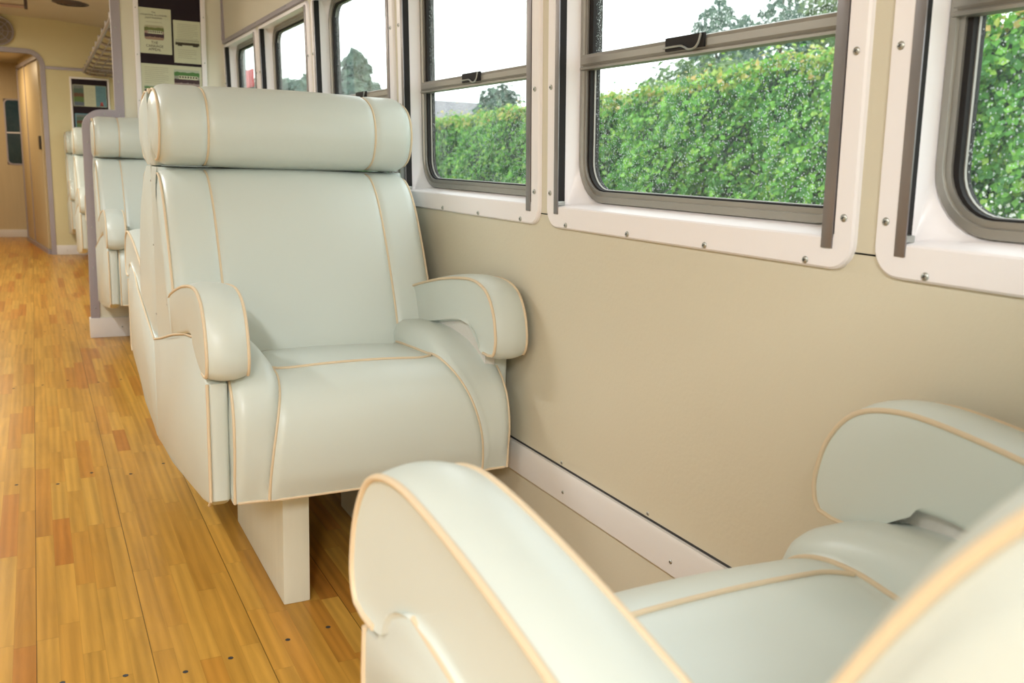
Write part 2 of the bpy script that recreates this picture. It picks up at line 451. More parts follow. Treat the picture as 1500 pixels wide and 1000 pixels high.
def make_seat(wall):
    # wall: the local x side that stands against the carriage wall
    def warp(p):
        x, y, z = p; a = abs(x); sg = 1 if x > 0 else -1
        t = max(0, min(1, (z - 0.336) / 0.27))
        # the side seams splay: wide at the hem, drawn in towards the top
        k = sm(a / 0.2) * (1 - sm((a - 0.25) / 0.08)); x += sg * k * ((0.012 - 0.040 * t * t) if x > 0 else (0.030 - 0.068 * t * t))
        if sg == wall: x += wall * 0.018 * sm((a - 0.27) / 0.06)
        return (x, y, z)
    def narrow(p):
        return (p[0] * (0.934 if p[0] * wall > 0 else 1.0), p[1], p[2])
    def warp_all(bm, fn):
        for v in bm.verts: v.co = fn(v.co)
    root = empty('carriage_armchair')
    # pedestals
    for s in (1, -1):
        bm = bmesh.new()
        x0, x1 = sorted((s * 0.129, s * 0.196))
        box(bm, x0, x1, 0.21, 0.80, 0.0, 0.336, bev=0.005)
        finish('leg', bm, M['pedestal'], root)
    # cushion
    bm = bmesh.new(); xs = xsamples(HW, [0.245], 0.030)
    loft(bm, xs, [cush_loop(x) for x in xs], cap_bulge=0.006); warp_all(bm, warp)
    cu = finish('seat_cushion', bm, M['vinyl'], root, sharp=60)
    for s in (1, -1):
        lp = cush_loop(s * 0.245); pipe([warp((s * 0.245, p[0], p[1] + 0.001)) for p in lp[:NCF - 4]], 0.0036, cu)
        lp = cush_loop(s * (HW - 0.004)); pipe([warp((s * (HW - 0.003), p[0], p[1])) for p in lp[:NCF - 4]], 0.0034, cu)
    # piping across the front shoulder, curling back to the side seams
    path = []
    for k in range(41):
        u = -1 + 2 * k / 40; x = 0.243 * u; 
        idx = 28.5 + 4.0 * max(0, (-u - 0.72) / 0.28) ** 2.0 + 1.5 * max(0, (u - 0.8) / 0.2) ** 2
        lp = cush_loop(x); i = int(idx); f = idx - i
        p = lp[i].lerp(lp[i + 1], f); path.append(warp((x, p[0], p[1] + 0.0015)))
    pipe(path, 0.0036, cu)
    # hem piping
    pipe([warp((x, 0.945 - 0.010 * sm((abs(x) - .23) / .05), 0.337)) for x in lin(-HW + 0.01, HW - 0.01, 13)], 0.0036, cu)
    bm = bmesh.new(); box(bm, -0.31, 0.31, 0.03, 0.93, 0.336, 0.36); finish('seat_base', bm, M['vinyl_dark'], root)
    # backrest
    xs = xsamples(BHW, [0.25], 0.035)
    bm = bmesh.new(); loft(bm, xs, [back_loop(x) for x in xs], cap_bulge=0.012); warp_all(bm, narrow)
    ba = finish('backrest', bm, M['vinyl'], root, sharp=60)
    nb = len(BACK_F)
    for s in (1, -1):
        lp = back_loop(s * 0.25); pipe([narrow((s * 0.25, p[0], p[1])) for p in lp[2:nb - 1]], 0.0036, ba)
        lp = back_loop(s * (BHW - 0.003)); pipe([narrow((s * (BHW - 0.0005), p[0], p[1])) for p in lp[3:nb - 1]], 0.0036, ba)
    bm = bmesh.new(); loft(bm, xs, [head_loop(x) for x in xs], cap_bulge=0.012); warp_all(bm, narrow)
    he = finish('headrest', bm, M['vinyl'], root, sharp=60)
    nh = len(HEAD_F)
    for s in (1, -1):
        lp = head_loop(s * 0.25); pipe([narrow((s * 0.25, p[0], p[1])) for p in lp[2:nh]], 0.0036, he)
        lp = head_loop(s * (BHW - 0.003)); pipe([narrow((s * (BHW - 0.0005), p[0], p[1])) for p in lp[2:nh]], 0.0036, he)
    # seam strip on each end of the back, with screws
    for s in (1, -1):
        bm = bmesh.new(); fx = 0.934 if s == wall else 1.0; x0, x1 = sorted((s * 0.35 * fx, s * 0.3790 * fx)); box(bm, x0, x1, 0.0002, 0.0016, 0.548, 1.283)
        st = finish('seam_strip', bm, M['seam'], root)
        for z in (0.62, 0.83, 1.02, 1.13):
            screw(st, (s * 0.3800 * fx, 0.004, z), 'x', s, 0.0030)
    # armrests and side panels
    for s in (1, -1):
        bm = bmesh.new(); nn = normals2(ARM_LOOP); xs2 = []; lps = []
        for k in range(9):
            t = k / 8; o_ = 0.010 * (1 - (2 * t - 1) ** 2)
            xs2.append(s * (0.2975 + 0.0875 * t)); lps.append([p + n * o_ for p, n in zip(ARM_LOOP, nn)])
        loft(bm, xs2, lps, cap_bulge=0.005)
        ar = finish('armrest', bm, M['vinyl'], root, sharp=50)
        for x in (0.2975, 0.385):
            pipe([(s * x, p[0], p[1]) for p in ARM_TOP[2:]] + [(s * x, 0.915, 0.628), (s * x, 0.885, 0.629)], 0.0038, ar)
        poly = SIDE_POLY if s != wall else [Vector((min(p[0], 0.84 + 0.02 * (p[0] > 0.88)), p[1])) for p in SIDE_POLY]
        bm = bmesh.new(); nn = normals2(poly); xs2 = []; lps = []
        for k, (t, o_) in enumerate(((0, -0.008), (0.08, -0.003), (0.25, 0), (0.75, 0), (0.92, -0.003), (1, -0.008))):
            xs2.append(s * (0.338 + 0.0445 * t)); lps.append([p + n * o_ for p, n in zip(poly, nn)])
        loft(bm, xs2, lps)
        for v in bm.verts:
            if abs(v.co.x) > 0.37: v.co.x += s * 0.0095 * (1 - sm((v.co.y - 0.42) / 0.25))
        sp = finish('side_panel', bm, M['vinyl'], root, sharp=50)
        pipe([(s * (0.3825 + 0.0085 * (1 - sm((p[0] - 0.42) / 0.25))), p[0], p[1] - 0.002) for p in poly[0:5]], 0.0030, sp)
        if s != wall: pipe([(s * 0.3815, p[0] - 0.001, p[1]) for p in poly[7:11]], 0.0036, sp)
        bm = bmesh.new(); x0, x1 = sorted((s * 0.312, s * 0.340)); prism(bm, [(0.42, 0.50), (0.86, 0.50), (0.87, 0.64), (0.82, 0.695), (0.42, 0.655)], 'x', x0, x1)
        finish('arm_lining', bm, M['lining'], root)
    return root

SX = 0.6860
seat_near_wall = {-1: make_seat(-1), 1: make_seat(1)}   # facing the camera end / facing the far end
used = set()
def place_seat(seam, face, label, x=SX):
    o = seat_near_wall[face] if face not in used else copy_tree(seat_near_wall[face])
    used.add(face)
    o.location = Vector((x, seam, 0)) * S
    o.rotation_euler = (0, 0, 0 if face > 0 else PI)
    tag(o, label, 'armchair', 'upholstered carriage armchairs along the window wall')
    return o
place_seat(2.910, -1, 'large pale mint armchair facing us in the middle, with peach piping and a bolster headrest')
place_seat(2.912, +1, 'armchair turned away, back to back behind the large middle armchair, only its side showing')
place_seat(-0.065, +1, 'nearest armchair seen from behind at the bottom right, its two armrests in the foreground', 0.666)
place_seat(5.862, -1, 'pale armchair against the near side of the partition under the notice board')
place_seat(6.020, +1, 'armchair turned away just beyond the partition, only its aisle arm showing past the trim')
place_seat(8.80, -1, 'armchair facing us in the compartment beyond the partition, nearer of the two headrests there')
place_seat(10.80, -1, 'farthest armchair facing us, standing against the end bulkhead under the small notice board')

# ------------------------------------------------------------------ shell
LEAN = 0.0352
XW = 1.10; XL = -1.70; Y0, Y1, YE = -3.2, 10.87, 13.12
ZS = 0.955
def xr(z): return XW - LEAN * max(0, z - ZS)
def xl(z): return XL + LEAN * max(0, z - ZS)

bm = bmesh.new(); box(bm, XL - 0.1, XW + 0.1, Y0, YE + 0.1, -0.08, 0.0)
for yy, xo in ((1.95, 0.0), (3.30, 0.02), (4.75, -0.01), (0.55, 0.0), (6.2, 0.01), (7.7, 0.0)):
    for k in range(-7, 6):
        for d in (0.055, 0.165):
            x = -0.0592 + 0.229 * k + d + random.uniform(-.012, .012) + xo; y = yy + random.uniform(-.06, .06); r = 0.0062
            bm.faces.new([bm.verts.new((x + r * math.cos(t * PI / 4), y + r * math.sin(t * PI / 4), 0.0006)) for t in range(8)]).material_index = 1
fl = finish('floor', bm, [M['floor'], M['slot']], recalc=False); tag(fl, 'varnished pine strip floor', kind='structure')

# windows: left (far) edges along Y of every panel on the right wall
EDGES = [-1.02, -0.075, 0.94, 1.917, 2.910, 3.930, 4.950, 5.905, 6.99, 7.99, 8.99, 9.99, 10.80]
GAP = 0.037
def window_spans():
    out = []
    for a, b in zip(EDGES[:-1], EDGES[1:]): out.append((a + GAP, b))
    return out
SPANS = window_spans()
HOP = 0.80   # panel height above ZS

def build_wall(name, xf, sgn):
    # lower wall, vertical; upper wall leaning; real openings behind every window
    bm = bmesh.new()
    xo = xf(0) + sgn * 0.10
    def slab(y0, y1, z0, z1):
        a0, a1 = xf(z0), xf(z1)
        o0, o1 = a0 + sgn * 0.10, a1 + sgn * 0.10
        v = [bm.verts.new(p) for p in ((a0, y0, z0), (a0, y1, z0), (a1, y1, z1), (a1, y0, z1), (o0, y0, z0), (o0, y1, z0), (o1, y1, z1), (o1, y0, z1))]
        for idx in ((0, 1, 2, 3), (4, 7, 6, 5), (0, 4, 5, 1), (1, 5, 6, 2), (2, 6, 7, 3), (3, 7, 4, 0)):
            bm.faces.new([v[i] for i in idx])
    zo0, zo1 = ZS + 0.045, ZS + 0.795
    slab(Y0, YE, -0.02, ZS)
    slab(Y0, YE, ZS, zo0)
    slab(Y0, YE, zo1, 2.30)
    prev = Y0
    for a, b in SPANS:
        slab(prev, a + 0.032, zo0, zo1); prev = b - 0.032
    slab(prev, YE, zo0, zo1)
    o = finish(name, bm, M['wall']); tag(o, 'beige laminate carriage side wall', kind='structure')
    return o
build_wall('wall_right', xr, 1)
build_wall('wall_left', xl, -1)

# narrow dark panel joints between the windows at sill height
for i, (a, b) in enumerate(zip(EDGES[1:6], SPANS[2:7])):
    bm = bmesh.new(); z = 0.985; box(bm, xr(z) - 0.0006, xr(z) + 0.002, a - 0.002, b[0] + 0.002, z - 0.0012, z + 0.0012)
    o = finish('trim_%d' % (20 + i), bm, M['slot']); tag(o, 'dark panel joint between window surrounds', kind='structure')

def rrect(u0, u1, v0, v1, r, n=8):
    pts = []
    for cx, cy, a0 in ((u1 - r, v1 - r, 0), (u0 + r, v1 - r, PI / 2), (u0 + r, v0 + r, PI), (u1 - r, v0 + r, 1.5 * PI)):
        for k in range(n + 1):
            a = a0 + PI / 2 * k / n
            pts.append((cx + r * math.cos(a), cy + r * math.sin(a)))
    return pts

def ring_loft(bm, loops, mi=0, closed=False):
    R = [[bm.verts.new((x, p[0], p[1])) for p in lp] for x, lp in loops]
    n = len(R[0]); pairs = list(zip(R[:-1], R[1:]))
    if closed: pairs.append((R[-1], R[0]))
    for A, B in pairs:
        for k in range(n): bm.faces.new([A[k], A[(k + 1) % n], B[(k + 1) % n], B[k]]).material_index = mi

def make_window(idx, w):
    root = empty('window_%d' % idx, kind='structure')
    H = HOP
    f = 0.041
    bm = bmesh.new()
    L = [(0.001, rrect(0, w, 0, H, 0.045)), (-0.006, rrect(0.0015, w - 0.0015, 0.0015, H - 0.0015, 0.044)), (-0.009, rrect(0.005, w - 0.005, 0.005, H - 0.004, 0.041)),
         (-0.009, rrect(f - 0.003, w - f + 0.003, 0.049, H - 0.018, 0.004)), (-0.006, rrect(f, w - f, 0.052, H - 0.015, 0.003)),
         (0.028, rrect(f, w - f, 0.055, H - 0.013, 0.008)), (0.046, rrect(f, w - f, 0.058, H - 0.009, 0.075)), (0.062, rrect(f + 0.001, w - f - 0.001, 0.061, H - 0.005, 0.100)), (0.070, rrect(f + 0.006, w - f - 0.006, 0.065, H - 0.009, 0.095))]
    ring_loft(bm, L)
    finish('surround', bm, M['panel'], root, sharp=35)
    # aluminium frame
    bm = bmesh.new()
    u0, u1, v0, v1 = f + 0.001, w - f - 0.001, 0.061, H - 0.005
    a = 0.024; b_ = 0.027
    L = [(0.062, rrect(u0, u1, v0, v1, 0.100)), (0.054, rrect(u0 + 0.003, u1 - 0.003, v0 + 0.003, v1 - 0.003, 0.097)), (0.054, rrect(u0 + a * 0.55, u1 - a * 0.55, v0 + b_ * 0.6, v1 - b_ * 0.6, 0.085)),
         (0.059, rrect(u0 + a * 0.62, u1 - a * 0.62, v0 + b_ * 0.66, v1 - b_ * 0.66, 0.083)), (0.059, rrect(u0 + a, u1 - a, v0 + b_, v1 - b_, 0.072)), (0.085, rrect(u0 + a, u1 - a, v0 + b_, v1 - b_, 0.072)), (0.085, rrect(u0, u1, v0, v1, 0.1))]
    ring_loft(bm, L, closed=True)
    finish('window_frame', bm, M['alu'], root, sharp=30)
    # rubber gasket
    gu0, gu1, gv0, gv1 = u0 + a, u1 - a, v0 + b_, v1 - b_
    bm = bmesh.new()
    L = [(0.064, rrect(gu0 - 0.001, gu1 + 0.001, gv0 - 0.001, gv1 + 0.001, 0.072)), (0.064, rrect(gu0 + 0.009, gu1 - 0.009, gv0 + 0.003, gv1 - 0.006, 0.066)), (0.090, rrect(gu0 + 0.009, gu1 - 0.009, gv0 + 0.003, gv1 - 0.006, 0.066))]
    ring_loft(bm, L)
    zt0, zt1 = 0.364, 0.399
    # the worn black runner of the sliding pane above the rail
    for uu in (gu0 + 0.001, gu1 - 0.018):
        box(bm, 0.063, 0.088, uu, uu + 0.017, zt1 - 0.002, gv1 - 0.05)
    finish('gasket', bm, M['rubber'], root)
    # inner bright glazing bead
    bm = bmesh.new()
    L = [(0.074, rrect(gu0 + 0.008, gu1 - 0.008, gv0 + 0.002, gv1 - 0.005, 0.067)), (0.074, rrect(gu0 + 0.011, gu1 - 0.011, gv0 + 0.004, gv1 - 0.007, 0.064)), (0.078, rrect(gu0 + 0.0115, gu1 - 0.0115, gv0 + 0.0045, gv1 - 0.0075, 0.064))]
    ring_loft(bm, L); finish('glazing_bead', bm, M['alu'], root)
    # panes
    def pane(nm, va, vb, x0, top_r, bot_r):
        bm = bmesh.new(); pts = []
        for (cx, cy, r, a0) in ((gu1 - top_r, vb - top_r, top_r, 0), (gu0 + top_r, vb - top_r, top_r, PI / 2), (gu0 + bot_r, va + bot_r, bot_r, PI), (gu1 - bot_r, va + bot_r, bot_r, 1.5 * PI)):
            for k in range(7):
                t = a0 + PI / 2 * k / 6; pts.append((cx + r * math.cos(t), cy + r * math.sin(t)))
        prism(bm, pts, 'x', x0, x0 + 0.004)
        return finish(nm, bm, M['glass'], root)
    pane('lower_pane', gv0, zt0 + 0.01, 0.080, 0.002, 0.070)
    pane('upper_pane', zt1 - 0.01, gv1, 0.071, 0.070, 0.002)
    # transom rail
    bm = bmesh.new()
    sec = [(0.050, zt0 + 0.004), (0.050, zt0 - 0.001), (0.066, zt0 - 0.003), (0.088, zt0), (0.088, zt1), (0.066, zt1), (0.056, zt1 - 0.003), (0.052, zt1 - 0.010), (0.052, zt0 + 0.012), (0.056, zt0 + 0.007)]
    ring = [[bm.verts.new((p[0], u, p[1])) for p in sec] for u in (gu0 - 0.016, gu1 + 0.016)]
    for k in range(len(sec)): bm.faces.new([ring[0][k], ring[0][(k + 1) % len(sec)], ring[1][(k + 1) % len(sec)], ring[1][k]])
    bm.faces.new(ring[0]); bm.faces.new(ring[1])
    tr = finish('transom_rail', bm, M['alu'], root, sharp=25)
    # catch: dark recess with a bent lever
    cu = w * 0.535
    bm = bmesh.new(); box(bm, 0.047, 0.054, cu - 0.060, cu + 0.060, zt0 + 0.010, zt1 + 0.001, bev=0.002)
    ca = finish('catch', bm, M['rubber'], tr)
    bm = bmesh.new()
    lev = [(0.044, cu + 0.062, zt0 + 0.017), (0.044, cu + 0.01, zt0 + 0.017), (0.043, cu - 0.005, zt0 + 0.014), (0.042, cu - 0.022, zt0 + 0.008), (0.042, cu - 0.040, zt0 + 0.009), (0.043, cu - 0.050, zt0 + 0.018), (0.045, cu - 0.054, zt1 - 0.001)]
    tube(bm, spline(lev, 4), 0.0022); finish('catch_lever', bm, M['screw'], tr)
    # blind guide channels on both jambs
    for nm, ua, ub, uc, ud in (('far', w - f - 0.017, w - f + 0.001, w - f - 0.0045, w - f + 0.001), ('near', f - 0.001, f + 0.021, f - 0.001, f + 0.0045)):
        bm = bmesh.new(); box(bm, -0.0115, -0.0085, ua, ub, 0.034, H - 0.016, bev=0.0008)
        g = finish('blind_guide', bm, M['steel'], root)
        bm = bmesh.new(); box(bm, -0.0084, 0.016, uc, ud, 0.056, H - 0.014)
        finish('guide_slot', bm, M['rubber'], g)
        if nm == 'far':
            bm = bmesh.new(); box(bm, -0.008, 0.012, uc - 0.010, uc + 0.002, 0.054, 0.064, bev=0.002); finish('guide_stop', bm, M['screw'], g)
    # screws
    for uu in (0.094, 0.345, 0.595, w - 0.094): screw(root, (-0.009, uu, 0.011), 'x', -1)
    for vv in (0.082, 0.325, 0.575):
        screw(root, (-0.009, 0.021, vv), 'x', -1); screw(root, (-0.009, w - 0.020, vv), 'x', -1)
    return root

def place_win(o, a, b, side):
    if side > 0:
        o.location = Vector((xr(ZS), a, ZS)) * S; o.rotation_euler = (0, -LEAN, 0)
    else:
        o.location = Vector((xl(ZS), b, ZS)) * S; o.rotation_euler = (0, -LEAN, PI)

n_win = 0; protos = {}
for i, (a, b) in enumerate(SPANS):
    n_win += 1; w = round(b - a, 3)
    if w in protos: o = copy_tree(protos[w]); o.name = 'window_%d' % n_win
    else: o = make_window(n_win, w); protos[w] = o
    place_win(o, a, b, 1); tag(o, 'carriage window with white surround and metal frame', kind='structure')
for i, (a, b) in enumerate(SPANS):
    n_win += 1; w = round(b - a, 3)
    o = copy_tree(protos[w]); o.name = 'window_%d' % n_win
    place_win(o, a, b, -1); tag(o, 'carriage window with white surround and metal frame', kind='structure')

# white strip along the lower wall, with screws
for side, nm in ((1, 'right'), (-1, 'left')):
    bm = bmesh.new(); x = XW if side > 0 else XL
    x0, x1 = sorted((x - side * 0.014, x + side * 0.001))
    prism(bm, [(x0, 0.302), (x1, 0.302), (x1, 0.379), (x0 + 0.004, 0.379), (x0, 0.372)] if side > 0 else [(x0, 0.302), (x1, 0.302), (x1, 0.372), (x1 - 0.004, 0.379), (x0, 0.379)], 'y', Y0, 5.9)
    o = finish('trim_%d' % (1 if side > 0 else 2), bm, M['skirt']); tag(o, 'white screwed strip along the lower wall', kind='structure')
    if side > 0:
        for y in np.arange(-0.6, 5.8, 0.425): screw(o, (x - 0.014, float(y) + 0.25, 0.329), 'x', -1, 0.0045)
        for y in np.arange(-0.6, 5.8, 0.356): screw(o, (x + 0.0005, float(y) + 0.273, 0.391), 'x', -1, 0.0045)
        bm = bmesh.new(); box(bm, x - 0.0015, x + 0.001, Y0, 5.9, 0.379, 0.3835); g = finish('shadow_gap', bm, M['slot'], o)

# cornice trim above the windows
for side in (1, -1):
    for seg, (ya, yb) in enumerate(((Y0, 5.905), (5.96, Y1))):
        z = ZS + HOP + 0.004; f = xr if side > 0 else xl
        bm = bmesh.new()
        x0, x1 = sorted((f(z) - side * 0.014, f(z) + side * 0.002)); box(bm, x0, x1, ya, yb, z, z + 0.022, bev=0.003)
        if seg == 0:
            x0, x1 = sorted((f(2.0) - side * 0.010, f(1.78) + side * 0.002)); 
            vs = box(bm, x0, x1, yb - 0.024, yb, z + 0.02, 2.2)
        o = finish('trim_%d' % (3 + seg + (0 if side > 0 else 2)), bm, M['trim']); tag(o, 'mauve metal cornice trim above the windows', kind='structure')
        if side > 0 and seg == 0:
            for k in range(14): screw(o, (f(z) - 0.014, 5.6 - 0.32 * k, z + 0.012), 'x', -1, 0.0045)

# ceiling
XC = -0.30
half = [(1.055, 2.16), (1.02, 2.25), (0.94, 2.315), (0.80, 2.358), (0.5, 2.392), (0.1, 2.412), (XC, 2.418)]
prof = [(XC * 2 - x, z) for x, z in half[:-1]] + half[::-1]
prof = [tuple(p) for p in spline(prof, 3)]
bm = bmesh.new()
prism(bm, prof + [(x, z + 0.05) for x, z in prof[::-1]], 'y', Y0, Y1)
o = finish('ceiling', bm, M['ceiling'], sharp=60); tag(o, 'curved cream carriage ceiling', kind='structure')
# wall behind the camera
bm = bmesh.new(); box(bm, XL - 0.1, XW + 0.1, Y0 - 0.04, Y0, -0.02, 2.5); o = finish('wall_back', bm, M['wall_far']); tag(o, 'beige end partition', kind='structure')

# ------------------------------------------------------------------ partition with notice board
YP = 5.90
def arc(cx, cz, r, a0, a1, n=10):
    return [(cx + r * math.cos(a0 + (a1 - a0) * k / n), cz + r * math.sin(a0 + (a1 - a0) * k / n)) for k in range(n + 1)]
edge_path = [(0.255, 0.118), (0.262, 0.6)] + arc(0.375, 1.228, 0.110, PI, PI / 2) + [(0.448, 1.341)]
poly = [(0.25, 0.0)] + edge_path + [(0.448, 2.42), (1.12, 2.36), (1.12, 0.0)]
bm = bmesh.new(); prism(bm, poly, 'y', YP, YP + 0.04)
o = finish('wall_partition', bm, M['wall_far'], sharp=50); tag(o, 'cream partition with a stepped rounded aisle edge', kind='structure'); part_wall = o
def side_norms(path, sgn=1):
    out = []; n = len(path)
    for i in range(n):
        t = Vector(path[min(i + 1, n - 1)]) - Vector(path[max(i - 1, 0)]); t.normalize()
        out.append(Vector((t[1] * sgn, 0, -t[0] * sgn)))
    return out
bm = bmesh.new()
ep = edge_path[:-1] + [(0.448, 1.338)]
sn = side_norms(ep); ribbon(bm, [(p[0] - 0.004, YP - 0.006, p[1]) for p in ep], 0.050, (0, 0.052, 0), sn)
box(bm, 0.442, 0.492, YP - 0.0065, YP + 0.0455, 1.288, 2.40)
o = finish('trim_7', bm, M['trim'], sharp=40); tag(o, 'mauve metal edging of the partition', kind='structure')
for p in ((0.278, 0.18), (0.28, 0.42), (0.285, 0.66), (0.287, 0.90), (0.288, 1.15), (0.385, 1.314), (0.465, 1.312), (0.467, 1.50), (0.467, 1.80)):
    screw(o, (p[0], YP - 0.006, p[1]), 'y', -1, 0.0045)
bm = bmesh.new(); box(bm, 0.243, 1.10, YP - 0.014, YP + 0.05, 0.0, 0.118, bev=0.003)
o = finish('baseboard_partition', bm, M['skirt']); tag(o, 'white skirting of the partition', kind='structure')
screw(o, (0.42, YP - 0.014, 0.06), 'y', -1, 0.0045)

def text_mesh(body, size, x, z, y, parent, m, name='lettering', facing=-1, depth=0.0006, align='CENTER'):
    cu = bpy.data.curves.new('txt', 'FONT'); cu.body = body; cu.size = size * S; cu.align_x = align; cu.align_y = 'CENTER'
    cu.extrude = depth * S; cu.space_line = 0.95; cu.resolution_u = 3
    t = bpy.data.objects.new('txt', cu); COL.objects.link(t)
    dg = bpy.context.evaluated_depsgraph_get(); dg.update()
    me = bpy.data.meshes.new_from_object(t.evaluated_get(dg))
    bpy.data.objects.remove(t); bpy.data.curves.remove(cu)
    me.materials.clear(); me.materials.append(m); me.name = name
    o = bpy.data.objects.new(name, me); COL.objects.link(o); o.parent = parent
    o.location = Vector((x, y, z)) * S; o.rotation_euler = (PI / 2, 0, 0)
    return o

def flat(bm, x0, x1, z0, z1, y, d, mi=0): box(bm, x0, x1, y - d, y, z0, z1, mi=mi)

# --- big notice board
nb = empty('notice_board', (0.762, YP, 1.30), label='tall dark notice board in a cream frame on the partition above the pale headrest', cat='notice board')
BX0, BX1, BZ0, BZ1 = -0.199, 0.200, 0.0, 0.86
bm = bmesh.new()
for x0, x1, z0, z1 in ((BX0, BX0 + 0.028, BZ0, BZ1), (BX1 - 0.028, BX1, BZ0, BZ1), (BX0 + 0.028, BX1 - 0.028, BZ0, BZ0 + 0.026), (BX0 + 0.028, BX1 - 0.028, BZ1 - 0.028, BZ1)):
    box(bm, x0, x1, -0.016, 0.0, z0, z1, bev=0.003)
fr = finish('frame', bm, M['panel'], nb)
bm = bmesh.new(); box(bm, BX0 + 0.02, BX1 - 0.02, -0.008, -0.001, BZ0 + 0.02, BZ1 - 0.02); finish('felt_panel', bm, M['board'], nb)
for z in (0.10, 0.36, 0.62, 0.80):
    screw(fr, (BX0 + 0.012, -0.016, z), 'y', -1, 0.0035); screw(fr, (BX1 - 0.012, -0.016, z - 0.02), 'y', -1, 0.0035)

YB = YP - 0.008
def sheet(name, x0, x1, z0, z1, label, cat='poster', group='papers pinned to the tall notice board', y=YB, m='paper'):
    r = empty(name, ((x0 + x1) / 2, y, (z0 + z1) / 2), label=label, cat=cat, group=group)
    w, h = (x1 - x0) / 2, (z1 - z0) / 2
    bm = bmesh.new(); box(bm, -w, w, -0.0016, -0.0002, -h, h); finish('sheet', bm, M[m], r)
    return r, w, h
def lines(r, x0, x1, z0, z1, n, name='printed_lines', m='ink_soft', t=0.0016):
    bm = bmesh.new()
    for k in range(n):
        z = z1 + (z0 - z1) * k / max(1, n - 1)
        x = x1 - (x1 - x0) * (0.0 if k % 4 != 3 else random.uniform(.1, .4))
        flat(bm, x0, x, z - t / 2, z + t / 2, -0.0018, 0.0006)
    return finish(name, bm, M[m], r)

def pic_mat(name, sky, tree, body, under, ground):
    m, nt, b, out = new_mat(name)
    tc = N(nt, 'ShaderNodeTexCoord'); sx = N(nt, 'ShaderNodeSeparateXYZ'); nt.links.new(tc.outputs['Generated'], sx.inputs[0])
    ns = N(nt, 'ShaderNodeTexNoise'); ns.inputs['Scale'].default_value = 5; nt.links.new(tc.outputs['Generated'], ns.inputs['Vector'])
    ad = N(nt, 'ShaderNodeMath', operation='MULTIPLY_ADD'); ad.inputs[1].default_value = 0.22; nt.links.new(ns.outputs['Fac'], ad.inputs[0]); nt.links.new(sx.outputs[2], ad.inputs[2])
    r = N(nt, 'ShaderNodeValToRGB'); r.color_ramp.interpolation = 'CONSTANT'; e = r.color_ramp.elements
    e[0].position, e[0].color = 0, ground + (1,)
    e[1].position, e[1].color = 0.95, sky + (1,)
    for p, c in ((0.30, under), (0.55, body), (0.72, tree)):
        x = e.new(p); x.color = c + (1,)
    nt.links.new(ad.outputs[0], r.inputs[0]); nt.links.new(r.outputs[0], b.inputs['Base Color']); b.inputs['Roughness'].default_value = 0.5
    return m
PIC1 = pic_mat('printed_train_photo', (0.42, 0.40, 0.26), (0.14, 0.17, 0.05), (0.34, 0.24, 0.20), (0.05, 0.02, 0.035), (0.32, 0.22, 0.16))
PIC2 = pic_mat('printed_coach_photo', (0.45, 0.5, 0.4), (0.07, 0.20, 0.05), (0.30, 0.32, 0.26), (0.04, 0.015, 0.02), (0.30, 0.24, 0.22))
PIC3 = pic_mat('printed_leaflet_photo', (0.16, 0.18, 0.18), (0.08, 0.13, 0.10), (0.13, 0.06, 0.03), (0.10, 0.17, 0.05), (0.10, 0.13, 0.18))

def photo(r, x0, x1, z0, z1, m, detail=True, rad=0.006):
    bm = bmesh.new(); prism(bm, rrect(x0, x1, z0, z1, rad, 4), 'y', -0.0024, -0.0014)
    o = finish('printed_photo', bm, m, r)
    if detail:   # a pale coach with dark windows standing in the picture
        w, h = x1 - x0, z1 - z0
        bm = bmesh.new()
        a, b_ = x0 + 0.18 * w, x0 + 0.92 * w; za, zb = z0 + 0.42 * h, z0 + 0.64 * h
        flat(bm, a, b_, za, zb, -0.0023, 0.0006)
        n = 7
        for k in range(n):
            u = a + (b_ - a) * (k + 0.25) / n; flat(bm, u, u + (b_ - a) / n * 0.55, za + 0.35 * (zb - za), za + 0.85 * (zb - za), -0.0028, 0.0004, mi=1)
        finish('coach_picture', bm, [M['paper'], M['ink']], o)
    return o

p, w, h = sheet('appeal_poster', 0.577, 0.768, 1.672, 1.926, 'cream poster headed in small capitals, upper left on the tall notice board')
text_mesh('The', 0.013, 0, h - 0.024, -0.0020, p, M['ink'])
text_mesh('WELSHPOOL & LLANFAIR', 0.0128, 0, h - 0.039, -0.0020, p, M['ink'])
text_mesh('LIGHT RAILWAY', 0.0128, 0, h - 0.055, -0.0020, p, M['ink'])
lines(p, -0.045, 0.045, h - 0.078, h - 0.078, 1)
photo(p, -0.054, 0.054, h - 0.176, h - 0.096, PIC1, rad=0.012)
text_mesh('THE\nCARRIAGE\nAPPEAL', 0.0205, 0, -h + 0.042, -0.0020, p, M['ink'])
p, w, h = sheet('diagram_sheet', 0.779, 0.932, 1.630, 1.872, 'cream sheet with a dark coach diagram, upper right on the tall notice board')
lines(p, -0.055, 0.060, 0.02, 0.10, 9)
bm = bmesh.new()
flat(bm, -0.068, 0.068, -0.018, -0.003, -0.0018, 0.0008); flat(bm, -0.055, -0.03, -0.024, -0.017, -0.0018, 0.0008); flat(bm, 0.03, 0.06, -0.024, -0.017, -0.0018, 0.0008)
for k in range(12): flat(bm, -0.064 + k * 0.0113, -0.0625 + k * 0.0113, -0.003, 0.012, -0.0018, 0.0006)
flat(bm, -0.066, 0.066, 0.0105, 0.0120, -0.0018, 0.0006)
finish('coach_diagram', bm, M['ink'], p)
lines(p, -0.055, 0.050, -0.09, -0.045, 5)
p, w, h = sheet('photo_sheet', 0.592, 0.932, 1.356, 1.614, 'wide cream sheet with two coach photos, partly hidden behind the middle headrest')
lines(p, -w + 0.02, -0.02, 0.02, h - 0.02, 9)
photo(p, 0.012, w - 0.014, 0.012, h - 0.022, PIC2, rad=0.001)
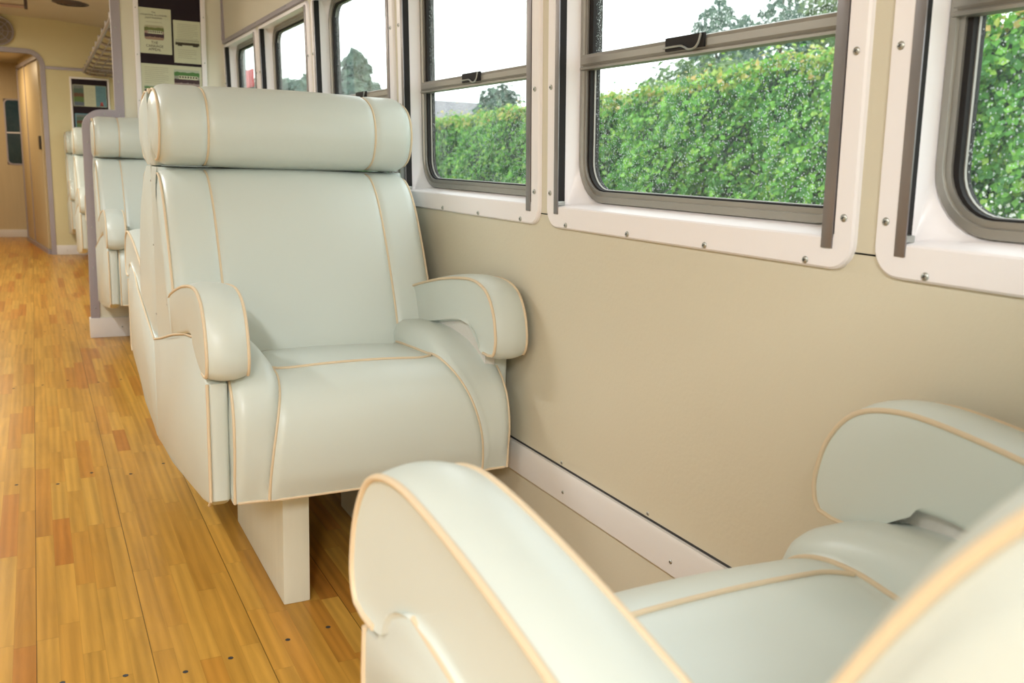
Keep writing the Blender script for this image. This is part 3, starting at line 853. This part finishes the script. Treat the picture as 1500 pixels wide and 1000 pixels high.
photo(p, -w + 0.014, -0.03, -h + 0.09, 0.006, PIC2, rad=0.001)

# ------------------------------------------------------------------ far bulkhead, doorway, vestibule
YF = 10.85
DX0, DX1, DZ = -0.74, 0.118, 2.055
inner = [(DX1, 0.0), (DX1, 0.5), (DX1, 1.0), (DX1, 1.5)] + arc(DX1 - 0.11, DZ - 0.11, 0.11, 0, PI / 2, 8) + [(-0.31, DZ)] + arc(DX0 + 0.11, DZ - 0.11, 0.11, PI / 2, PI, 8) + [(DX0, 1.5), (DX0, 1.0), (DX0, 0.5), (DX0, 0.0)]
outer = []
OX0, OX1, OZ = -0.9187, 0.2957, 2.30
for (x, z) in inner:
    cx = -0.31; cz = 1.5
    if z <= 1.5: outer.append((OX1 if x > cx else OX0, z))
    else:
        dx, dz = x - cx, z - cz; t = (OZ - cz) / dz
        if abs(dx) > 1e-6: t = min(t, (OX1 - cx) / dx if dx > 0 else (OX0 - cx) / dx)
        outer.append((cx + dx * t, cz + dz * t))
bm = bmesh.new()
A = [[bm.verts.new((p[0], y, p[1])) for p in lp] for lp, y in ((inner, YF), (outer, YF), (outer, YF + 0.04), (inner, YF + 0.04))]
for k in range(len(inner) - 1):
    for i in range(4):
        P0, P1 = A[i], A[(i + 1) % 4]
        bm.faces.new([P0[k], P0[k + 1], P1[k + 1], P1[k]])
box(bm, OX1, 1.13, YF, YF + 0.04, 0, 2.46); box(bm, -1.75, OX0, YF, YF + 0.04, 0, 2.46); box(bm, OX0, OX1, YF, YF + 0.04, OZ, 2.46)
o = finish('wall_bulkhead', bm, M['bulkhead'], recalc=True, sharp=50); tag(o, 'cream end bulkhead with an arched doorway', kind='structure')
bm = bmesh.new()
sn = side_norms(inner, 1); ribbon(bm, [(p[0], YF - 0.008, p[1]) for p in inner], 0.048, (0, 0.056, 0), sn)
o = finish('trim_8', bm, M['trim'], sharp=40); tag(o, 'mauve metal doorway edging', kind='structure')
bm = bmesh.new(); box(bm, DX1 + 0.05, 1.08, YF - 0.012, YF + 0.001, 1.915, 1.945, bev=0.003)
o = finish('trim_9', bm, M['trim']); tag(o, 'mauve metal rail across the bulkhead', kind='structure')
bm = bmesh.new(); box(bm, DX1 + 0.05, 1.10, YF - 0.014, YF + 0.002, 0.0, 0.10, bev=0.003)
o = finish('baseboard_bulkhead', bm, M['skirt']); tag(o, 'white skirting of the end bulkhead', kind='structure'); screw(o, (0.27, YF - 0.014, 0.045), 'y', -1, 0.005)

# small notice board
sb = empty('notice_board', (0.575, YF, 1.21), label='small dark notice board with colour leaflets on the far end bulkhead', cat='notice board')
bm = bmesh.new()
for x0, x1, z0, z1 in ((-0.19, -0.172, 0, 0.645), (0.172, 0.19, 0, 0.645), (-0.172, 0.172, 0, 0.018), (-0.172, 0.172, 0.627, 0.645)): box(bm, x0, x1, -0.012, 0, z0, z1, bev=0.002)
finish('frame', bm, M['panel'], sb)
bm = bmesh.new(); box(bm, -0.176, 0.176, -0.006, -0.001, 0.012, 0.633); finish('felt_panel', bm, M['board'], sb)
YB2 = YF - 0.006
p, w, h = sheet('leaflet', 0.413, 0.735, 1.560, 1.778, 'folded colour leaflet with blue and cream panels, upper one on the small notice board', 'leaflet', 'leaflets on the small notice board', YB2)
M['blue'] = mat('printed_blue', (0.13, 0.27, 0.33, 1), 0.6, var=0.25, vscale=30); M['redp'] = mat('printed_red', (0.5, 0.06, 0.06, 1), 0.6)
photo(p, -w + 0.004, -0.058, -h + 0.004, h - 0.004, PIC3, False, 0.001)
lines(p, -0.045, 0.04, -h + 0.02, h - 0.03, 12)
bm = bmesh.new(); flat(bm, 0.055, w - 0.003, -h + 0.003, h - 0.003, -0.0014, 0.0008); finish('blue_panel', bm, M['blue'], p)
bm = bmesh.new(); flat(bm, 0.10, 0.122, -h + 0.012, -h + 0.05, -0.0021, 0.0006); flat(bm, 0.094, 0.128, -h + 0.010, -h + 0.024, -0.0021, 0.0006); finish('red_mark', bm, M['redp'], p)
p, w, h = sheet('leaflet', 0.420, 0.735, 1.245, 1.485, 'dark picture leaflet, lower one on the small notice board, half hidden by the partition', 'leaflet', 'leaflets on the small notice board', YB2, 'blue')
photo(p, -w + 0.012, w - 0.012, -0.05, h - 0.012, PIC3, False, 0.001)
bm = bmesh.new(); flat(bm, -w + 0.01, w - 0.01, -0.072, -0.056, -0.0018, 0.0006); finish('pale_stripe', bm, M['paper'], p)

# vestibule
bm = bmesh.new(); box(bm, XL, XW + 0.05, YF + 0.04, YE + 0.05, 2.13, 2.17); o = finish('ceiling_vestibule', bm, M['ceiling']); tag(o, 'lower vestibule ceiling', kind='structure')
# end wall with a window hole
EX0, EX1, EZ0, EZ1 = -0.285, -0.025, 0.90, 1.70
bm = bmesh.new()
for x0, x1, z0, z1 in ((XL, EX0, 0, 2.15), (EX1, XW + .05, 0, 2.15), (EX0, EX1, 0, EZ0), (EX0, EX1, EZ1, 2.15)): box(bm, x0, x1, YE, YE + 0.04, z0, z1)
o = finish('wall_end', bm, M['wood_wall']); tag(o, 'honey coloured end wall of the vestibule', kind='structure')
bm = bmesh.new(); box(bm, XL, XW, 14.3, 14.4, -0.6, 2.6); box(bm, XL, XW, YE + 0.04, 14.4, 2.5, 2.6); box(bm, XL - 0.1, XL, YE + 0.04, 14.4, -0.6, 2.6); box(bm, XW, XW + 0.1, YE + 0.04, 14.4, -0.6, 2.6)
o = finish('wall_gangway', bm, mat('dark_teal_gangway', (0.03, 0.075, 0.07, 1), 0.6, var=0.6, vscale=5)); tag(o, 'dark gangway shell beyond the end window', kind='structure')
wv = empty('window_90', ((EX0 + EX1) / 2, YE, EZ0), kind='structure'); tag(wv, 'tall narrow end window with rounded corners')
ew, eh = (EX1 - EX0) / 2, EZ1 - EZ0
bm = bmesh.new()
def yring(bm, loops, closed):
    R = [[bm.verts.new((p[0], y, p[1])) for p in lp] for y, lp in loops]; n = len(R[0]); pr = list(zip(R[:-1], R[1:]))
    if closed: pr.append((R[-1], R[0]))
    for A_, B_ in pr:
        for k in range(n): bm.faces.new([A_[k], A_[(k + 1) % n], B_[(k + 1) % n], B_[k]])
yring(bm, [(-0.010, rrect(-ew, ew, 0, eh, 0.06)), (-0.010, rrect(-ew + 0.016, ew - 0.016, 0.016, eh - 0.016, 0.045)), (0.03, rrect(-ew + 0.016, ew - 0.016, 0.016, eh - 0.016, 0.045)), (0.03, rrect(-ew - 0.004, ew + 0.004, -0.004, eh + 0.004, 0.004))], True)
finish('window_frame', bm, M['trim'], wv)
bm = bmesh.new(); box(bm, -ew + 0.012, ew - 0.012, -0.006, 0.006, 0.385, 0.40); finish('transom_rail', bm, M['panel'], wv)
bm = bmesh.new(); box(bm, -ew + 0.012, ew - 0.012, 0.012, 0.016, 0.012, eh - 0.012); finish('pane', bm, M['glass_end'], wv)
bm = bmesh.new(); box(bm, XL, 0.0, YE - 0.016, YE + 0.001, 0.0, 0.095, bev=0.003); o = finish('baseboard_end', bm, M['skirt']); tag(o, 'white skirting of the end wall', kind='structure')
# slanting lavatory wall with a folding door
A0 = Vector((0.118, 10.90, 0)); A1 = Vector((-0.095, 12.62, 0)); dv = (A1 - A0); Ld = dv.length; ang = math.atan2(dv.y, dv.x)
def dbox(bm, u0, u1, d0, d1, z0, z1, bev=0, mi=0):   # u along the wall, d towards the aisle (left)
    vs0 = set(bm.verts)
    box(bm, u0, u1, d0, d1, z0, z1, bev=bev, mi=mi)
    nv = [v for v in bm.verts if v not in vs0]
    bmesh.ops.rotate(bm, verts=nv, cent=(0, 0, 0), matrix=Matrix.Rotation(ang, 3, 'Z'))
    bmesh.ops.translate(bm, verts=nv, vec=A0)
bm = bmesh.new(); dbox(bm, 0, Ld, -0.05, 0, 0, 2.13); o = finish('wall_lavatory', bm, M['wood_wall']); tag(o, 'slanting honey coloured lavatory wall', kind='structure')
d3 = empty('door_1', kind='structure'); tag(d3, 'folding lavatory door')
bm = bmesh.new(); dbox(bm, 0.06, Ld * 0.60, 0.001, 0.018, 0.05, 2.0, bev=0.003); finish('door_leaf', bm, M['wood_wall'], d3)
bm = bmesh.new(); dbox(bm, Ld * 0.61, Ld * 0.97, 0.001, 0.014, 0.05, 2.0, bev=0.003); finish('door_leaf', bm, M['wood_wall'], d3)
bm = bmesh.new()
for u in (Ld * 0.605, Ld * 0.985): dbox(bm, u - 0.016, u + 0.016, 0.001, 0.024, 0.0, 2.05)
dbox(bm, 0.0, Ld, 0.001, 0.024, 2.02, 2.06); dbox(bm, 0.0, Ld, 0.001, 0.03, 0.0, 0.045)
finish('door_frame', bm, M['trim'], d3)
bm = bmesh.new(); dbox(bm, 0.09, 0.17, 0.018, 0.036, 1.10, 1.24, bev=0.004); finish('lock', bm, M['brass'], d3)

# ------------------------------------------------------------------ ceiling fittings, rack
t = empty('tube_lamp', (-0.14, 9.62, 2.385), label='thin pinkish tube lamp fixed under the ceiling above the aisle', cat='lamp')
bm = bmesh.new(); tube(bm, [(x, 0, -0.035) for x in lin(-0.24, 0.165, 8)], 0.016, 12); finish('lamp_tube', bm, M['lamp'], t)
for x in (-0.24, 0.165):
    bm = bmesh.new(); box(bm, x - 0.014, x + 0.014, -0.02, 0.02, -0.056, 0.028, bev=0.004); finish('end_cap', bm, M['vent'], t)
v = empty('ceiling_vent', (0.395, 9.43, 2.400), label='dark round vent in the ceiling beyond the partition', cat='vent')
bm = bmesh.new()
for r0, r1, z in ((0.150, 0.128, -0.006), (0.118, 0.098, -0.010), (0.088, 0.066, -0.014), (0.054, 0.0, -0.018)):
    n = 40
    a = [bm.verts.new((r0 * math.cos(2 * PI * k / n), r0 * math.sin(2 * PI * k / n), z)) for k in range(n)]
    b_ = [bm.verts.new((max(r1, .004) * math.cos(2 * PI * k / n), max(r1, .004) * math.sin(2 * PI * k / n), z - 0.012)) for k in range(n)]
    c = [bm.verts.new((max(r1, .004) * math.cos(2 * PI * k / n), max(r1, .004) * math.sin(2 * PI * k / n), 0.004)) for k in range(n)]
    for k in range(n):
        bm.faces.new([a[k], a[(k + 1) % n], b_[(k + 1) % n], b_[k]]); bm.faces.new([b_[k], b_[(k + 1) % n], c[(k + 1) % n], c[k]])
finish('louvre', bm, M['vent'], v)
bm = bmesh.new(); n = 40; prism(bm, [(0.165 * math.cos(2 * PI * k / n), 0.165 * math.sin(2 * PI * k / n)) for k in range(n)], 'z', -0.006, 0.012); finish('flange', bm, M['vent'], v)

g = empty('fan_grille', (-0.235, YF - 0.001, 2.255), label='round brown grille with cross bars on the bulkhead above the doorway', cat='grille')
bm = bmesh.new(); tube(bm, [(0.135 * math.cos(2 * PI * k / 40), -0.03, 0.135 * math.sin(2 * PI * k / 40)) for k in range(40)], 0.008, 8, closed=True)
for rr, yy in ((0.045, -0.055), (0.09, -0.046)): tube(bm, [(rr * math.cos(2 * PI * k / 32), yy, rr * math.sin(2 * PI * k / 32)) for k in range(32)], 0.004, 6, closed=True)
for k in range(4):
    a = k * PI / 4
    tube(bm, [(0.135 * math.cos(a) * t_, -0.03 - 0.027 * (1 - t_ * t_), 0.135 * math.sin(a) * t_) for t_ in lin(-1, 1, 9)], 0.0042, 6)
finish('wire_guard', bm, M['trim'], g)
bm = bmesh.new(); prism(bm, [(0.132 * math.cos(2 * PI * k / 40), 0.132 * math.sin(2 * PI * k / 40)) for k in range(40)], 'y', -0.022, 0.0); finish('back_plate', bm, M['grille'], g)

def make_rack(y0, y1, label):
    xa, za = 0.475, 1.905
    r = empty('luggage_rack', (0.8, (y0 + y1) / 2, 1.9), label=label, cat='luggage rack')
    L = (y1 - y0) / 2
    bm = bmesh.new(); tube(bm, [(xa - 0.8, -L, za - 1.9), (xa - 0.8 + 0.05, L, za - 1.9)], 0.014, 10); tube(bm, [(xa - 0.8 + 0.02, -L, za - 1.9 + 0.05), (xa - 0.8 + 0.07, L, za - 1.9 + 0.05)], 0.009, 8)
    finish('front_rail', bm, M['rack'], r)
    n = int((y1 - y0) / 0.42)
    for k in range(n + 1):
        y = -L + (2 * L) * k / n; y = max(min(y, L - 0.03), -L + 0.03)
        bm = bmesh.new(); xo = 0.05 * (y + L) / (2 * L)
        tube(bm, spline([(xa - 0.8 + xo, y, 0.05), (xa - 0.8 + xo + 0.03, y, -0.012), (-0.05, y, -0.022), (0.26, y, -0.04)], 5), 0.012, 8)
        finish('bracket', bm, M['rack'], r)
    bm = bmesh.new()
    for k in range(7): tube(bm, [(xa - 0.8 + 0.06 + k * 0.075, -L, -0.012 - 0.002 * k), (xa - 0.8 + 0.10 + k * 0.073, L, -0.012 - 0.002 * k)], 0.006, 6)
    finish('slats', bm, M['rack'], r)
make_rack(5.97, 10.78, 'metal luggage rack above the windows beyond the partition')

# ------------------------------------------------------------------ outside
GZ = -1.35
bm = bmesh.new(); box(bm, -60, 140, -40, 340, GZ - 0.3, GZ); o = finish('ground', bm, M['grass']); tag(o, 'grass beside the line', kind='structure')

bm = bmesh.new(); box(bm, -6.2, -6.0, -12, 40, GZ, 3.1); o = finish('wall_light_block', bm, mat('light_block_surface', (0.33, 0.32, 0.27, 1), 0.9, var=0.1)); tag(o, 'unseen wall added to dim the daylight from the left', kind='structure')  # added out of view to hold down daylight through the left windows

def quads(name, centers, normals, sizes, mats, mat_idx, parent=None, fold=0.25, aspect=0.75):
    """leaf blades: two triangles-pairs folded on the midrib, numpy built"""
    n = len(centers)
    rng = np.random.default_rng(11)
    nr = normals / np.linalg.norm(normals, axis=1, keepdims=True)
    a = rng.normal(size=(n, 3)); t = np.cross(nr, a); t /= np.linalg.norm(t, axis=1, keepdims=True); b = np.cross(nr, t)
    s = sizes[:, None]
    V = np.stack([centers - t * s * 0.5, centers + b * s * 0.5 * aspect + nr * s * fold * 0.4, centers + t * s * 0.5, centers - b * s * 0.5 * aspect + nr * s * fold * 0.4], 1) * S
    F = np.arange(n * 4).reshape(n, 4)
    tris = np.concatenate([F[:, [0, 1, 2]], F[:, [0, 2, 3]]], 1).reshape(-1, 3)
    me = bpy.data.meshes.new(name)
    me.from_pydata(V.reshape(-1, 3).tolist(), [], tris.tolist())
    for m in mats: me.materials.append(m)
    if len(mats) > 1: me.polygons.foreach_set('material_index', np.repeat(mat_idx, 2).astype(np.int32))
    me.update()
    o = bpy.data.objects.new(name, me); COL.objects.link(o)
    if parent: o.parent = parent
    return o

def interp(y, xs, ys): return np.interp(y, xs, ys)
HY = [0, 4.5, 5.4, 6.7, 7.9, 8.9, 9.8, 11.1, 13.0, 17.0, 32]
HZ = [2.75, 2.55, 2.42, 2.36, 2.30, 2.19, 2.13, 2.11, 2.04, 1.92, 1.92]
HX = 6.95
rng = np.random.default_rng(3)
def hedge_top(y):
    return interp(y, HY, HZ) + 0.035 * np.sin(y * 5.1) + 0.025 * np.sin(y * 11.7 + 1)
def hedge_front(y, z):
    return HX + 0.12 * np.sin(y * 2.3 + z * 1.7) + 0.10 * np.sin(y * 4.7 - z * 3.9 + 1) + 0.05 * np.sin(y * 11 + z * 9)
hd = empty('hedge', (HX + 0.7, 14, GZ), label='long leafy green hedge beside the line, seen through the windows', cat='hedge')
# woody core
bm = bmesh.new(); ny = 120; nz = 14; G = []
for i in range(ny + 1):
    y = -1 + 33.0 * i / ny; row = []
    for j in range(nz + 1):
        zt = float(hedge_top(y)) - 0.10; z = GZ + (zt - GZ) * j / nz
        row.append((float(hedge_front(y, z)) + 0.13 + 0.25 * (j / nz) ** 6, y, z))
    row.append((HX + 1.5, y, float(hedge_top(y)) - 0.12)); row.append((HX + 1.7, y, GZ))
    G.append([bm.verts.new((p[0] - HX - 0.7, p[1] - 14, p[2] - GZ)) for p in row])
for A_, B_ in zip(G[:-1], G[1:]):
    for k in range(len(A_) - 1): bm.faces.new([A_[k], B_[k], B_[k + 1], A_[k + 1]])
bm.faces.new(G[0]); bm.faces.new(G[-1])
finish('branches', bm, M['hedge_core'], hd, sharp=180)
n1 = 84000
y = rng.uniform(0, 1, n1) ** 1.35 * 26 + 2.0
zt = hedge_top(y); z = GZ + 0.9 + (zt - GZ - 0.9) * rng.uniform(0, 1, n1) ** 0.8
x = hedge_front(y, z) + rng.normal(0, 0.055, n1) + 0.25 * ((z - GZ) / (zt - GZ)) ** 6
C1 = np.stack([x, y, z], 1); N1 = np.stack([-np.ones(n1), rng.normal(0, .5, n1), 0.35 + rng.normal(0, .5, n1)], 1); S1 = rng.uniform(0.045, 0.10, n1)
n2 = 16000
y2 = rng.uniform(0, 1, n2) ** 1.3 * 28 + 2.0; x2 = HX + 0.1 + rng.uniform(0, 1.3, n2)
z2 = hedge_top(y2) + np.abs(rng.normal(0, 0.045, n2)) * rng.choice([1, 1, 1, 2.4], n2) - 0.06
C2 = np.stack([x2, y2, z2], 1); N2 = np.stack([rng.normal(-.4, .5, n2), rng.normal(0, .5, n2), np.ones(n2)], 1); S2 = rng.uniform(0.04, 0.085, n2)
off = np.array([HX + 0.7, 14, GZ])
mi = np.concatenate([np.where((z > zt - 0.22) & (rng.uniform(0, 1, n1) < 0.45), 1, 0), np.where(rng.uniform(0, 1, n2) < 0.55, 1, 0)])
o = quads('leaves', np.concatenate([C1, C2]) - off, np.concatenate([N1, N2]), np.concatenate([S1, S2]), [M['leaf'], M['tip']], mi, hd); tag(o, kind='stuff')
# small white blossoms and one orange leaf near the right-hand window
nb_ = 46; yb = rng.uniform(4.2, 5.4, nb_); zb = rng.uniform(0.66, 1.05, nb_)
C3 = np.stack([hedge_front(yb, zb) - 0.13, yb, zb], 1) - off
o = quads('blossoms', C3, np.stack([-np.ones(nb_), rng.normal(0, .3, nb_), rng.normal(0, .3, nb_)], 1), rng.uniform(0.03, 0.05, nb_), [M['white_petal']], np.zeros(nb_), hd); tag(o, kind='stuff')
C3 = np.array([[6.72, 5.02, 1.74]]) - off
quads('dead_leaf', C3, np.array([[-1.0, 0.1, 0.3]]), np.array([0.13]), [M['orange_leaf']], np.zeros(1), hd)

def conifer(name, x, y, ztop, hw, label, zbase=GZ, m='conifer', n=3200, spread=1.0, leaf=0.34, round_=False, cat='tree', group=None):
    r = empty(name, (x, y, zbase), label=label, cat=cat, group=group)
    H = ztop - zbase
    bm = bmesh.new(); tube(bm, [(0, 0, 0), (0, 0, H * 0.95)], [0.16, 0.02], 8); finish('trunk', bm, M['bark'], r)
    rg = np.random.default_rng(abs(hash((round(x * 10), round(y * 10)))) % 99991)
    if round_:
        ph = rg.normal(size=(n, 3)); ph /= np.linalg.norm(ph, axis=1, keepdims=True)
        rad = rg.uniform(0.45, 1, n) ** 0.5 * (1 + 0.18 * np.sin(ph[:, 0] * 7) * np.cos(ph[:, 2] * 6))
        Hc = H * 0.62
        C = np.stack([ph[:, 0] * rad * hw, ph[:, 1] * rad * hw, H - Hc / 2 * 1.0 + ph[:, 2] * rad * Hc / 2], 1); Nn = ph + rg.normal(0, .4, (n, 3))
    else:
        t = rg.uniform(0, 1, n) ** 0.62           # 0 at top
        tier = 0.75 + 0.35 * np.abs(np.sin(t * 17))
        rad = hw * (0.05 + 0.95 * t ** spread) * tier * np.sqrt(rg.uniform(0.25, 1, n)); a = rg.uniform(0, 2 * PI, n)
        C = np.stack([rad * np.cos(a), rad * np.sin(a), H * (1 - t * 0.92) - rad * 0.15], 1)
        Nn = np.stack([np.cos(a), np.sin(a), 0.5 + 0 * a], 1) + rg.normal(0, .5, (n, 3))
    o = quads('foliage', C, Nn, rg.uniform(0.5, 1.2, n) * leaf, [M[m]], np.zeros(n), r); tag(o, kind='stuff')
    return r
G_ = 'trees beyond the hedge'
conifer('conifer', 20, 24.35, 6.55, 2.7, 'tall pointed conifer beyond the hedge, leftmost in the large window', n=5200, spread=0.62, leaf=0.26, group=G_)
conifer('conifer', 24.4, 28.1, 7.0, 2.4, 'slimmer conifer beyond the hedge, just right of the tall pointed one in the large window', n=4200, spread=0.62, leaf=0.26, group=G_)
conifer('conifer', 16.8, 18.0, 5.75, 2.0, 'ragged conifer beyond the hedge above the right half of the large window rail', n=4200, spread=0.62, leaf=0.2, group=G_)
conifer('broadleaf_tree', 20, 19.2, 6.9, 1.7, 'rounded olive green tree beyond the hedge at the top right of the large window', m='broad', n=3600, round_=True, leaf=0.24, group=G_)
conifer('broadleaf_tree', 13, 16.2, 3.55, 1.8, 'low rounded tree behind the hedge below the large window rail', m='broad', n=3600, round_=True, leaf=0.2, group=G_)
conifer('broadleaf_tree', 20, 40.3, 4.95, 1.25, 'small rounded tree above the hedge in the second large window', m='conifer', n=1800, round_=True, leaf=0.32, group=G_)
conifer('conifer', 20, 62.4, 8.5, 4.3, 'broad tapering conifer seen through the window beside the middle headrest', n=5200, spread=0.75, leaf=0.6, group=G_)
conifer('broadleaf_tree', 22, 84.0, 8.3, 3.4, 'pale spreading tree seen through the second window from the partition', m='conifer', n=3200, round_=True, leaf=0.8, group=G_)
conifer('broadleaf_tree', 24, 124, 11.6, 4.2, 'pale tree behind the red sign in the window nearest the partition', m='conifer', n=3000, round_=True, leaf=0.9, group=G_)
# house
h = empty('house', (22, 51.5, GZ), label='distant house with a grey slate roof just showing over the hedge', cat='house')
bm = bmesh.new(); box(bm, -3, 3, -4.0, 4.0, 0, 4.6); finish('wall', bm, M['brick'], h)
bm = bmesh.new(); prism(bm, [(-4.4, 4.5), (4.4, 4.5), (3.0, 5.85), (-3.0, 5.85)], 'x', -3.3, 3.3); finish('roof', bm, M['roof'], h)
for yy in (-0.6, 1.6):
    bm = bmesh.new(); box(bm, -3.0, -2.6, yy - 0.16, yy + 0.16, 5.6, 6.9); tube(bm, [(-2.8, yy, 6.9), (-2.8, yy, 7.2)], 0.09, 8); finish('chimney', bm, M['roof'], h)
# red sign on a post
sg = empty('red_sign', (20, 97.3, GZ), label='red sign board on a post seen through the window nearest the partition', cat='sign')
bm = bmesh.new(); tube(bm, [(0, 0, 0), (0, 0, 9.0)], 0.16, 8); finish('post', bm, M['pole'], sg)
bm = bmesh.new(); box(bm, -0.35, -0.17, -3.2, 3.2, 9.2, 10.9, bev=0.03); finish('sign_board', bm, M['red'], sg)
pl = empty('telegraph_pole', (19.0, 94.5, GZ), label='thin grey pole with a cross arm behind the red sign', cat='pole')
bm = bmesh.new(); tube(bm, [(0, 0, 0), (0, 0, 15.5)], [0.2, 0.12], 8); finish('mast', bm, M['pole'], pl)
bm = bmesh.new(); box(bm, -0.1, 0.1, -2.6, 1.2, 13.2, 13.4); finish('cross_arm', bm, M['pole'], pl)

# ------------------------------------------------------------------ world, lights
w = bpy.data.worlds.new('overcast'); scene.world = w; w.use_nodes = True
nt = w.node_tree; nt.nodes.clear()
ow = nt.nodes.new('ShaderNodeOutputWorld'); bg = nt.nodes.new('ShaderNodeBackground')
bg.inputs[0].default_value = (0.93, 0.99, 1.0, 1); bg.inputs[1].default_value = 2.7
nt.links.new(bg.outputs[0], ow.inputs[0])

def area(name, loc, sx, sy, power, col, rot=(0, 0, 0)):
    l = bpy.data.lights.new(name, 'AREA'); l.shape = 'RECTANGLE'; l.size = sx * S; l.size_y = sy * S; l.energy = power; l.color = col
    o = bpy.data.objects.new(name, l); COL.objects.link(o); o.location = Vector(loc) * S; o.rotation_euler = rot
    return o
for i, (yy, pw) in enumerate(((-1.7, 99), (0.5, 15), (3.8, 32))):  # added fill lights, out of view, brightening the near seats and wall
    area('saloon_fill_%d' % i, (-0.95, yy, 2.30), 0.12, 1.1, pw, (0.965, 0.985, 0.98))
area('far_fill_0', (-0.95, 7.2, 2.30), 0.12, 0.9, 34, (1.0, 0.93, 0.80))  # more added fill, lifting the far end beyond the partition
area('far_fill_1', (-0.95, 9.2, 2.30), 0.12, 0.9, 22, (1.0, 0.93, 0.80))
for i, yy in enumerate((-1.7, 0.5, 3.8, 7.2, 9.2)):  # made-up housings over the added fill lights
    bm = bmesh.new(); box(bm, -1.03, -0.87, yy - 0.6, yy + 0.6, 2.31, 2.40, bev=0.01)
    o = finish('trim_%d' % (40 + i), bm, M['ceiling']); tag(o, 'added tray above an unseen fill light', kind='structure')
area('vestibule_lamp', (-0.55, 11.9, 2.10), 0.2, 0.2, 12, (1.0, 0.76, 0.46))

# ------------------------------------------------------------------ camera
f_px, yaw, pitch, roll = 1326.86, 0.48438131, 0.19258889, -0.03244687
cyw, syw, cp, sp_ = math.cos(yaw), math.sin(yaw), math.cos(pitch), math.sin(pitch)
fwd = Vector((syw * cp, cyw * cp, -sp_)); right = Vector((cyw, -syw, 0)); down = fwd.cross(right)
r2 = right * math.cos(roll) + down * math.sin(roll); d2 = -right * math.sin(roll) + down * math.cos(roll)
mw = Matrix((( r2.x, -d2.x, -fwd.x), (r2.y, -d2.y, -fwd.y), (r2.z, -d2.z, -fwd.z))).to_4x4()
mw.translation = Vector((0, 0, 1.1)) * S
cam = bpy.data.cameras.new('camera'); co = bpy.data.objects.new('camera', cam); COL.objects.link(co)
co.matrix_world = mw
cam.sensor_fit = 'HORIZONTAL'; cam.sensor_width = 23.6; cam.lens = f_px * 23.6 / 1500.0
cam.clip_start = 0.02; cam.clip_end = 600
cam.dof.use_dof = True; cam.dof.focus_distance = 2.15 * S; cam.dof.aperture_fstop = 4.5
scene.camera = co
vs = scene.view_settings
vs.view_transform = 'Standard'; vs.look = 'None'; vs.exposure = 0.0; vs.gamma = 1.0; vs.use_curve_mapping = False
